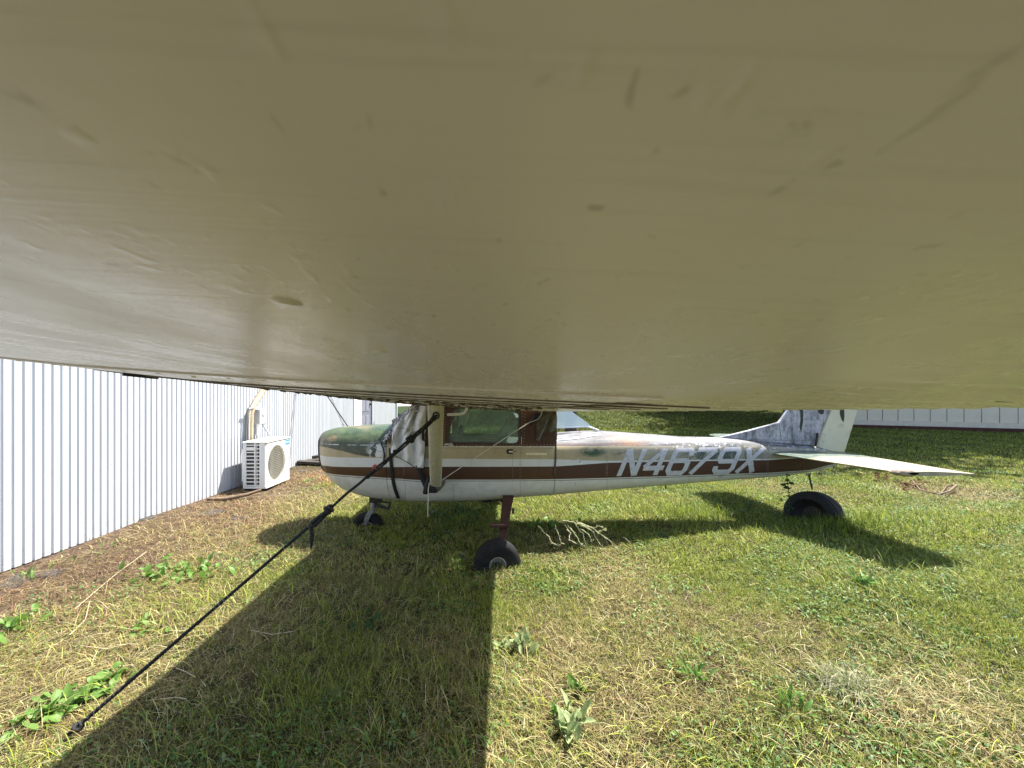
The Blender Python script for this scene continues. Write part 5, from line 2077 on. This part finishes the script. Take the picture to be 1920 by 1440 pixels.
# planks by the wall
pkx = [(-4.0, 8.3, .0, 1.2), (-3.85, 8.9, .25, 1.0), (-3.7, 8.0, -.35, .8)]
for k, (x, y, a_, L) in enumerate(pkx):
    mb = MB(); z = g(x, y) + .015 + .02 * k
    Mx = Matrix.Translation((x, y, z)) @ Matrix.Rotation(a_ + .5, 4, 'Z') @ Matrix.Rotation(.04 * k, 4, 'Y')
    mb.box((-L / 2, -.09, -.025), (L / 2, .09, .025), Mx); o = mb.build('old_plank', M['wood_dark'], None, bevel=.004)
    tag(o, ['dark weathered plank lying closest to the metal wall beyond the nose', 'dark plank lying farther back along the foot of the metal wall', 'dark short plank on top of the others in front of the cowling'][k], 'plank', 'planks by the metal wall')
mb = MB(); mb.tube([(-3.95, 5.25, .2), (-3.75, 5.32, .185), (-3.55, 5.5, .2), (-3.42, 5.6, .24)], [.022, .03, .026, .02], 8); o = mb.build('dry_stick', M['stick'], None, 60); tag(o, 'curved dry brown stick lying in front of the air conditioner', 'stick')
random.seed(12)
chunks = [(W(270, 985, 4.5), .16), (W(20, 1105, 3.05), .25), (W(100, 1090, 3.2), .12), (W(445, 975, 4.7), .13), (W(400, 965, 4.85), .2), (W(565, 885, 7.3), .12), (W(600, 890, 7.1), .1)]
clab = ['flat lump of grey asphalt among straw midway along the wall foot', 'broad slab of broken asphalt at the left picture edge', 'small broken asphalt lump beside the broad slab at the left', 'flat asphalt piece in the grass ahead of the dry stick', 'wide flat asphalt patch between the wall shadow and the dry stick', 'dark lump of asphalt between the air conditioner and the nose', 'dark lump of asphalt right under the nose ring']
for k, (p, r_) in enumerate(chunks):
    mb = MB(); n = 11
    z = g(p.x, p.y)
    rr = []
    rs = [.75 * r_ * random.uniform(.5, 1.2) for _ in range(n)]
    for s_, h_ in ((1.0, -.03), (1.0, .004), (.8, .018), (.4, .016)):
        rr.append([Vector((p.x + rs[i] * s_ * math.cos(6.283 * i / n), p.y + rs[i] * s_ * math.sin(6.283 * i / n), z + h_ + random.uniform(-.004, .004))) for i in range(n)])
    mb.loft(rr); o = mb.build('asphalt_chunk', M['asphalt'], None, 30); tag(o, clab[k], 'asphalt chunk', 'broken asphalt along the wall')

# ------------------------------------------------------------------ tyre weight under the tail
tx, ty = 3.72, 4.5
tyre = thing('tyre_weight', (tx, ty, g(tx, ty)), 'big old black car tyre half sunk in the grass under the tail', 'tyre')
mb = MB()
ax = Vector((-.88, -.46, .1)).normalized()
q = ax.to_track_quat('Z', 'Y').to_matrix().to_4x4()
Mx = Matrix.Translation((tx, ty, g(tx, ty) + .055)) @ q @ Matrix.Scale(.86, 4)
Rr, h = .32, .14; SC = .86
pr = [(.2, -h * .7), (.22, -h * .92), (.27, -h), (.3, -h * .92), (.315, -h * .75)]
for gz in (-.5, -.2, .1, .4): pr += [(.32, h * gz), (.32, h * (gz + .16)), (.308, h * (gz + .18)), (.308, h * (gz + .26))]
pr += [(.315, h * .75), (.3, h * .92), (.27, h), (.22, h * .92), (.2, h * .7), (.215, 0), (.2, -h * .7)]
mb.lathe(pr, Mx, 48); mb.build('tyre_casing', simple('sun_faded_tyre', (.017, .017, .017), .75, var=.5, scale=20, bump=.4), tyre, 40)
mb = MB(); mb.lathe([(0, .02), (.12, .02), (.2, .09), (.205, -.09), (.12, -.02), (0, -.02)], Mx, 30); mb.build('wheel_disc', M['dark_metal'], tyre, 40)
mb = MB()
a = W(1516, 888, 4.66); b = W(1523, 917, 4.62)
for i in range(9):
    c_ = a + (b - a) * (i + .5) / 9; dv = (b - a).normalized()
    u = Vector((0, 1, 0)) if i % 2 else dv.cross(Vector((0, 1, 0))).normalized()
    mb.tube([c_ + dv * .017 * math.cos(t_) + u * .009 * math.sin(t_) for t_ in np.linspace(0, 2 * math.pi, 9)], .004, 5, cap=False)
o = mb.build('tail_chain', M['dark_metal'], None, 60); tag(o, 'short dark chain tying the tail ring to the old tyre', 'chain')

# ------------------------------------------------------------------ grey shed on the right
A = Vector((12.95, 15.15, 0)); B = Vector((17.9, 13.05, 0))
dvec = (B - A).normalized(); nrm = Vector((dvec.y, -dvec.x, 0))
if nrm.y > 0: nrm = -nrm
shed = thing('grey_shed', (A.x, A.y, .3), 'long light grey board sided shed raised on a dark sill beam behind the tail', 'shed')
sm = simple('grey_siding_paint', (.80, .69, .53), .6, var=.06, scale=3)
skm = simple('pale_skirt_board', (.72, .63, .5), .6, var=.08)
def shed_pt(s, o, z): return A + dvec * s - nrm * o + Vector((0, 0, z))
def sbox(s0, s1, o0, o1, z0, z1):
    mb = MB(); vs = [shed_pt(s, o, z) for z in (z0, z1) for s, o in ((s0, o0), (s1, o0), (s1, o1), (s0, o1))]
    mb.add(vs, [(0, 3, 2, 1), (4, 5, 6, 7), (0, 1, 5, 4), (1, 2, 6, 5), (2, 3, 7, 6), (3, 0, 4, 7)]); return mb
PW = .44
p0 = sbox(0, PW - .022, 0, .05, .62, 3.6).build('siding_panel', sm, shed)
for k in range(1, 26): copy_part(p0, shed, dvec * PW * k)
sbox(-.02, 11.45, .03, .1, .55, 3.6).build('wall_backing', simple('dark_groove', (.12, .12, .12), .8), shed)
sbox(-.03, 11.46, -.025, .05, .44, .617).build('skirt_board', skm, shed)
sbox(-.03, 11.46, .0, .09, .30, .437).build('sill_beam', M['red_beam'], shed)
for s in (.4, 2.3, 4.4, 7, 9.5):
    pp = shed_pt(s, .05, 0); sbox(s, s + .5, -.02, .3, g(pp.x, pp.y) - .1, .298).build('footing_block', M['block'], shed)
sbox(-.02, 11.45, .05, 3.6, 3.6, 3.64).build('ceiling_slab', sm, shed)
sbox(-.02, .05, .05, 3.6, .3, 3.6).build('end_wall', sm, shed)
mb = MB(); mb.loft([[shed_pt(s, -.4, 3.55), shed_pt(s, 1.8, 4.4), shed_pt(s, 4.0, 3.55), shed_pt(s, 1.8, 4.46)] for s in (-.4, 11.9)]); mb.build('roof', simple('dark_roof_felt', (.1, .1, .1), .9), shed)
# far pale building at the end of the lawn
far = thing('far_building', (12, 27.6, .5), 'low mauve grey building at the far end of the shaded lawn', 'building')
mb = MB(); mb.box((4.5, 27.6, .1), (24, 31, 3.4)); mb.build('wall', simple('mauve_grey_wall', (.26, .23, .24), .8, var=.1), far)
mb = MB(); mb.box((4.4, 27.52, .1), (24.1, 27.6, .62)); mb.build('plinth', simple('dark_plinth', (.1, .085, .08), .9), far)
mb = MB(); mb.loft([[Vector((x, 27.2, 3.4)), Vector((x, 29.3, 4.6)), Vector((x, 31.4, 3.4)), Vector((x, 29.3, 4.66))] for x in (4, 24.5)]); mb.build('roof', simple('dark_shingle', (.08, .08, .08), .9), far)
# pale drive beyond the hangar
mb = MB(); mb.grid(lambda u, v: Vector((-30 + 32 * u, 33 + 14 * v, g(-30 + 32 * u, 33 + 14 * v) + .03)), 40, 12)
o = mb.build('gravel_drive', simple('pale_gravel', (.42, .38, .34), .95, var=.15, scale=3), None, 180); tag(o, 'pale gravel drive beyond the lawn behind the hangar', kind='structure')


# ------------------------------------------------------------------ trees that shade the lawn
def tree_meshes(seed, H, Rr):
    rg = np.random.default_rng(seed)
    tr = MB()
    pts = [Vector((.1 * math.sin(k), .1 * math.cos(k * 1.3), H * .62 * k / 6)) for k in range(7)]
    tr.tube(pts, [.3, .24, .2, .17, .14, .1, .05], 10)
    for k in range(9):
        a = k * 2.4; z0 = H * rg.uniform(.25, .5)
        e = Vector((math.cos(a) * Rr * .75, math.sin(a) * Rr * .75, z0 + H * rg.uniform(.1, .3)))
        s_ = Vector((0, 0, z0))
        tr.tube([s_, s_ + (e - s_) * .5 + Vector((0, 0, .3)), e], [.1, .06, .02], 6)
    cen = []
    for k in range(26):
        v = rg.normal(0, 1, 3); v /= np.linalg.norm(v); r = rg.uniform(.35, 1) ** .6
        cen.append((v[0] * Rr * .8 * r, v[1] * Rr * .8 * r, H * .64 + v[2] * H * .28 * r))
    cen = np.array(cen)
    n = 9500
    ci = rg.integers(0, len(cen), n)
    P = cen[ci] + rg.normal(0, 1, (n, 3)) * np.array([Rr * .2, Rr * .2, H * .065])
    ax = rg.normal(0, 1, (n, 3)); ax /= np.linalg.norm(ax, axis=1)[:, None]
    b = np.cross(ax, rg.normal(0, 1, (n, 3))); b /= np.linalg.norm(b, axis=1)[:, None]
    s = rg.uniform(.12, .3, (n, 1))
    V = np.stack([P - ax * s, P + b * s * .5, P + ax * s, P - b * s * .5], 1).reshape(-1, 3)
    F = np.arange(n * 4).reshape(-1, 4)
    cr = MB(); cr.v = [tuple(v) for v in V]; cr.f = [tuple(f) for f in F]
    return tr, cr


protos = []
for sd, H, Rr in ((1, 11, 3.9), (2, 15, 5.2)):
    tr, cr = tree_meshes(sd, H, Rr)
    root = thing('shade_tree', (0, 0, 0), 'tall leafy tree standing behind the sheds and shading the far lawn', 'tree', 'trees shading the lawn')
    tr.build('trunk', M['bark'], root, 60)
    mc = bpy.data.meshes.new('crown'); mc.from_pydata(cr.v, [], cr.f); mc.materials.append(M['tree_leaf'])
    oc = bpy.data.objects.new('crown', mc); C.objects.link(oc); oc.parent = root
    protos.append(root)
TREES = [(0, 12.1, 14.2, .0), (1, 15.0, 19.5, .5), (0, 4.0, 24, 1.2), (0, 2.85, 14.3, 2.5), (1, 19.0, 16.2, 2.9), (1, 17.5, 25, 2), (1, 8.5, 33, 3), (1, 15, 34, 1), (1, 20.5, 18.5, 4), (1, 25, 16.5, 2.5), (0, 1.2, 26.5, .7), (0, 16.5, 19, 2.2)]
TLAB = ['tree standing directly behind the tail fin in front of the grey shed', 'tall tree behind the left end of the grey shed', 'tree at the far end of the lawn behind the rear window', 'slender tree on the lawn straight behind the rear window of the plane', 'tall tree rising behind the middle of the grey shed', 'tall tree between the grey shed and the far mauve building',
        'tall tree behind the left end of the far mauve building', 'tall tree behind the middle of the far mauve building', 'tall tree behind the right half of the grey shed', 'tall tree beyond the right end of the grey shed', 'tree on the lawn hidden beyond the cabin door', 'smaller tree close behind the grey shed roof']
done = []
used = set()
for k, x, y, rz in TREES:
    if k not in used:
        r_ = protos[k]; used.add(k)
    else:
        r_ = protos[k].copy(); C.objects.link(r_)
        for ch in protos[k].children:
            if ch.parent == protos[k]: copy_part(ch, r_)
    r_.location = (x, y, g(x, y) - .05); r_.rotation_euler = (0, 0, rz)
    if y == 14.3: r_.scale = (.85, .85, .85)
    r_['label'] = TLAB[len(done)]; done.append(k)


# ------------------------------------------------------------------ weeds
def leaf_mesh(name, m, L=1.0, wd=.45, bend=.5, fold=.15, wave=.0):
    mb = MB()
    nu, nv = 7, 4
    def f(u, v):
        s = math.sin(math.pi * min(1, u ** .8)) ** .8 * wd / 2 * (1 - .15 * u)
        y = (v - .5) * 2 * s
        a = bend * u
        return Vector((L * u * math.cos(a * .7), y, L * u * math.sin(.35) * (1 - u * bend) + abs(v - .5) * 2 * s * fold + wave * math.sin(u * 14 + v * 5)))
    mb.grid(f, nu, nv)
    me = bpy.data.meshes.new(name)
    me.from_pydata(mb.v, [], mb.f); me.shade_smooth(); me.materials.append(m)
    return me


LM = {'broad': [leaf_mesh('broad_leaf', M['leaf'], 1, .5, b, .2, .01) for b in (.3, .7, 1.1)],
      'pale': [leaf_mesh('downy_leaf', M['pale_leaf'], 1, .36, b, .35, .015) for b in (.1, .4, .8)],
      'dark': [leaf_mesh('dark_leaf', M['dark_leaf'], 1, .75, b, .15) for b in (.4, .9)],
      'brown': [leaf_mesh('dead_leaf', M['brown_leaf'], 1, .4, b, .4, .05) for b in (.5, 1.2)],
      'blade': [leaf_mesh('narrow_leaf', M['leaf'], 1, .2, b, .2) for b in (.3, .9)]}


def plant(name, label, cat, x, y, kind, n, L, el, spread=0.0, stretch=None, seed=0, group=None):
    rd = random.Random(seed)
    root = thing(name, (x, y, g(x, y)), label, cat, group)
    for k in range(n):
        me = rd.choice(LM[kind])
        o = bpy.data.objects.new('leaf', me); C.objects.link(o); o.parent = root
        a = k * 2.399 + rd.uniform(-.4, .4)
        dx, dy = rd.gauss(0, spread), rd.gauss(0, spread)
        if stretch: 
            t_ = rd.uniform(-1, 1); dx += stretch[0] * t_; dy += stretch[1] * t_
        o.location = (dx, dy, g(x + dx, y + dy) - g(x, y) + rd.uniform(.005, .03))
        o.rotation_euler = (rd.uniform(-.6, .6), -R(rd.uniform(*el)), a)
        s = rd.uniform(*L); o.scale = (s, s, s)
    return root


def gp(px, py):
    Y = 3.0
    for _ in range(12):
        X = (px - 930) * Y / 720
        Y = max(1.2, (CZ - g(X, Y)) * 720 / (py - 737))
    return X, Y


x, y = gp(140, 1318)
xa, ya = gp(50, 1350); xb, yb = gp(225, 1262)
plant('broadleaf_weed', 'long patch of bright green broad leaved weed beside the rope at the lower left', 'weed', x, y, 'broad', 130, (.045, .085), (-5, 45), .045, ((xb - xa) / 2, (yb - ya) / 2), 1)
x, y = gp(985, 1222)
plant('downy_weed', 'pale downy rosette with upright pale leaves just right of the wing shadow', 'weed', x, y, 'pale', 22, (.07, .13), (10, 65), .03, None, 2)
x, y = gp(940, 1218)
plant('downy_weed', 'flat pale leaved weed on the very edge of the wing shadow', 'weed', x, y, 'pale', 12, (.04, .07), (5, 30), .04, None, 9)
x, y = gp(1072, 1376)
plant('downy_weed', 'large pale rosette of thick leaves at the bottom of the dry strip', 'weed', x, y, 'pale', 20, (.07, .14), (10, 65), .03, None, 3)
x, y = gp(1085, 1300)
plant('broadleaf_weed', 'small upright bright green weed in the dry strip', 'weed', x, y, 'broad', 7, (.06, .1), (30, 70), .012, None, 4)
x, y = gp(1040, 1345)
plant('broadleaf_weed', 'low green weed left of the large pale rosette', 'weed', x, y, 'blade', 14, (.05, .1), (15, 60), .03, None, 5)
x, y = gp(680, 1175)
plant('clover_clump', 'dark round leaved clump growing in the middle of the wing shadow', 'weed', x, y, 'dark', 46, (.025, .05), (0, 50), .09, None, 6)
x, y = gp(350, 1078)
plant('plantain_patch', 'wide patch of pale green weeds between the wall and the rope', 'weed', x, y, 'broad', 90, (.05, .1), (5, 55), .12, (.3, .02), 7)
x, y = gp(30, 1178)
plant('broadleaf_weed', 'small green weed cluster at the left edge below the metal wall', 'weed', x, y, 'broad', 26, (.05, .09), (5, 50), .08, None, 8)
x, y = gp(1622, 1100)
plant('dandelion_weed', 'yellow green rosette in the sunny lawn below the tailplane shadow', 'weed', x, y, 'blade', 20, (.07, .13), (10, 50), .03, None, 10)
x, y = gp(1480, 1330)
plant('dandelion_weed', 'bright upright weed in the lawn near the bottom right of centre', 'weed', x, y, 'blade', 16, (.06, .11), (25, 70), .03, None, 11)
x, y = gp(270, 1180)
plant('broadleaf_weed', 'low broad leaved weed left of the rope midway down', 'weed', x, y, 'broad', 18, (.04, .075), (0, 35), .07, None, 12)
x, y = gp(1300, 1270)
plant('dandelion_weed', 'low green rosette in the open lawn right of the dry strip', 'weed', x, y, 'blade', 18, (.05, .1), (10, 50), .04, None, 13)
x, y = gp(840, 965)
plant('clover_clump', 'dark leafy weeds under the belly between the wheels', 'weed', x, y, 'dark', 90, (.04, .08), (0, 60), .12, (.35, .05), 14)
x, y = gp(1040, 985)
plant('plantain_patch', 'bright green weeds growing behind the left main wheel', 'weed', x, y, 'broad', 60, (.05, .09), (5, 60), .12, (.35, .05), 15)
x, y = gp(150, 1050)
plant('plantain_patch', 'scattered green weeds close under the metal wall at the left', 'weed', x, y, 'blade', 34, (.05, .1), (10, 60), .08, (.1, .45), 16)

# weed climbing towards the tail beside the tyre
tw = thing('climbing_weed', (3.42, 4.5, g(3.42, 4.5)), 'small dark weed growing up to the tail at the left of the old tyre', 'weed')
rd = random.Random(4)
base_ = Vector((3.42, 4.5, g(3.42, 4.5)))
topp = W(1474, 888, 4.5)
mb = MB(); mb.tube([base_, base_ + (topp - base_) * .5 + Vector((.03, 0, 0)), topp], [.006, .005, .003], 6); mb.build('stem', M['dark_leaf'], tw)
for k in range(30):
    f = .25 + .75 * k / 30
    o = bpy.data.objects.new('leaf', LM['dark'][k % 2]); C.objects.link(o); o.parent = tw
    o.location = (topp - base_) * f + Vector((rd.uniform(-.03, .03), rd.uniform(-.03, .03), 0)); o.rotation_euler = (rd.uniform(-.6, .6), rd.uniform(-.6, .9), rd.uniform(0, 6.28)); s = rd.uniform(.04, .075); o.scale = (s, s, s)

# pale wiry vine arching over the fuselage shadow
vine = thing('wiry_vine', W(1075, 1000, 3.9), 'pale dry wiry plant drooping over the shadow right of the main wheel', 'dry plant')
rd = random.Random(21)
root_ = [(1012, 985), (1060, 972), (1075, 975), (1085, 985), (1070, 990)]
tips = [((1010, 987), (1024, 1000), (1037, 1020), (1050, 1021)), ((1042, 985), (1046, 1003), (1052, 1018), (1058, 1021)), ((1060, 985), (1070, 1000), (1068, 1012), (1081, 1020)),
        ((1064, 985), (1078, 1003), (1090, 1020), (1097, 1026)), ((1078, 982), (1094, 1003), (1098, 1022), (1112, 1034)), ((1080, 980), (1108, 994), (1122, 1014), (1134, 1031)),
        ((1080, 978), (1110, 990), (1142, 1012), (1160, 1032)), ((1090, 985), (1116, 990), (1124, 987), (1132, 989)), ((1088, 990), (1104, 1003), (1108, 1013), (1112, 1014)), ((1120, 1000), (1126, 994), (1134, 993), (1138, 992)), ((1050, 975), (1075, 978), (1095, 985), (1110, 996))]
for k, tp_ in enumerate(tips):
    ys_ = [4.02, 3.95, 3.9, 3.87]
    P = [W(q_[0], q_[1], yy) for q_, yy in zip(tp_, ys_)]
    pts = []
    for i in range(3):
        for j in range(7):
            f = j / 7
            pts.append(P[i] * (1 - f) + P[i + 1] * f + Vector((rd.uniform(-.012, .012), 0, rd.uniform(-.012, .012))))
    pts.append(P[3])
    # smooth once
    pts = [pts[0]] + [(pts[i - 1] + pts[i] * 2 + pts[i + 1]) / 4 for i in range(1, len(pts) - 1)] + [pts[-1]]
    mb = MB(); mb.tube(pts, [.0042 * (1.15 - .6 * i / len(pts)) * rd.uniform(.6, 1.5) for i in range(len(pts))], 6)
    for p in pts[2::2]:
        a = rd.uniform(0, 6.28); e = p + Vector((math.cos(a) * .018, 0, math.sin(a) * .018))
        mb.tube([p, e], [.0035, .002], 5)
    mb.build('stem', M['vine'], vine, 60)

# dead branch with brown leaves on the lawn
bx, by = gp(1712, 926)
br = thing('dead_branch', (bx, by, g(bx, by)), 'broken dead branch with withered brown leaves lying behind the tailplane', 'branch')
mb = MB()
def bp(px, py, h=.03):
    x_, y_ = gp(px, py); return Vector((x_, y_, g(x_, y_) + h))
mb.tube([bp(1690, 908), bp(1715, 918), bp(1735, 925), bp(1760, 931), bp(1780, 929, .06), bp(1793, 923, .1)], [.004, .007, .01, .012, .015, .017], 8)
mb.build('bough', M['stick'], br, 60)
mb = MB(); mb.tube([bp(1725, 922), bp(1712, 912, .08), bp(1705, 906, .1)], [.01, .007, .004], 6); mb.build('twig', M['stick'], br, 60)
mb = MB(); mb.tube([bp(1763, 931, .03), bp(1775, 920, .06), bp(1790, 921, .09)], [.012, .01, .008], 6); mb.build('twig', M['stick'], br, 60)
rd = random.Random(5)
for k in range(46):
    o = bpy.data.objects.new('leaf', LM['brown'][k % 2]); C.objects.link(o); o.parent = br
    px = rd.choice([rd.uniform(1640, 1665), rd.uniform(1684, 1735), rd.uniform(1684, 1735)]); py = rd.uniform(908, 926) if px > 1670 else rd.uniform(895, 905)
    o.location = bp(px, py, rd.uniform(.02, .07)) - br.location; o.rotation_euler = (rd.uniform(-1, 1), rd.uniform(-1, 1), rd.uniform(0, 6.28)); s = rd.uniform(.07, .12); o.scale = (s, s, s)
# loose dry stems across the grass
STEMS = [((850, 1296), (905, 1322), (960, 1300)), ((140, 1150), (215, 1085), (275, 1040)), ((150, 1220), (200, 1226), (245, 1215)), ((130, 1200), (160, 1170), (168, 1135)), ((330, 1262), (350, 1270), (366, 1280)), ((470, 1190), (510, 1198), (550, 1192)), ((300, 1322), (330, 1318), (348, 1321))]
slab_ = ['bent pale stem across the dry strip right of the wing shadow edge', 'long straw stalk pointing from the weeds up to the metal wall', 'pale straw stalk lying flat above the broad leaved patch', 'short upright straw stalk in the dry grass at the left', 'short pale stick at the edge of the wing shadow near the rope', 'pale stalk lying inside the wing shadow right of the rope', 'pale stalk at the lower edge of the wing shadow beside the rope']
for k, st3 in enumerate(STEMS[1:], 1):
    P = [bp(px, py, .03) for px, py in st3]
    mb = MB(); mb.tube([P[0], (P[0] + P[1] * 2 + P[2]) / 4 * 1.0, P[1], P[2]][:1] + [P[0] * .5 + P[1] * .5, P[1], P[1] * .5 + P[2] * .5, P[2]], .0022, 6)
    o = mb.build('straw_stalk', simple('straw_stalk', (.5, .42, .28), .7), None, 60); tag(o, slab_[k], 'stalk', 'loose straw stalks on the grass')
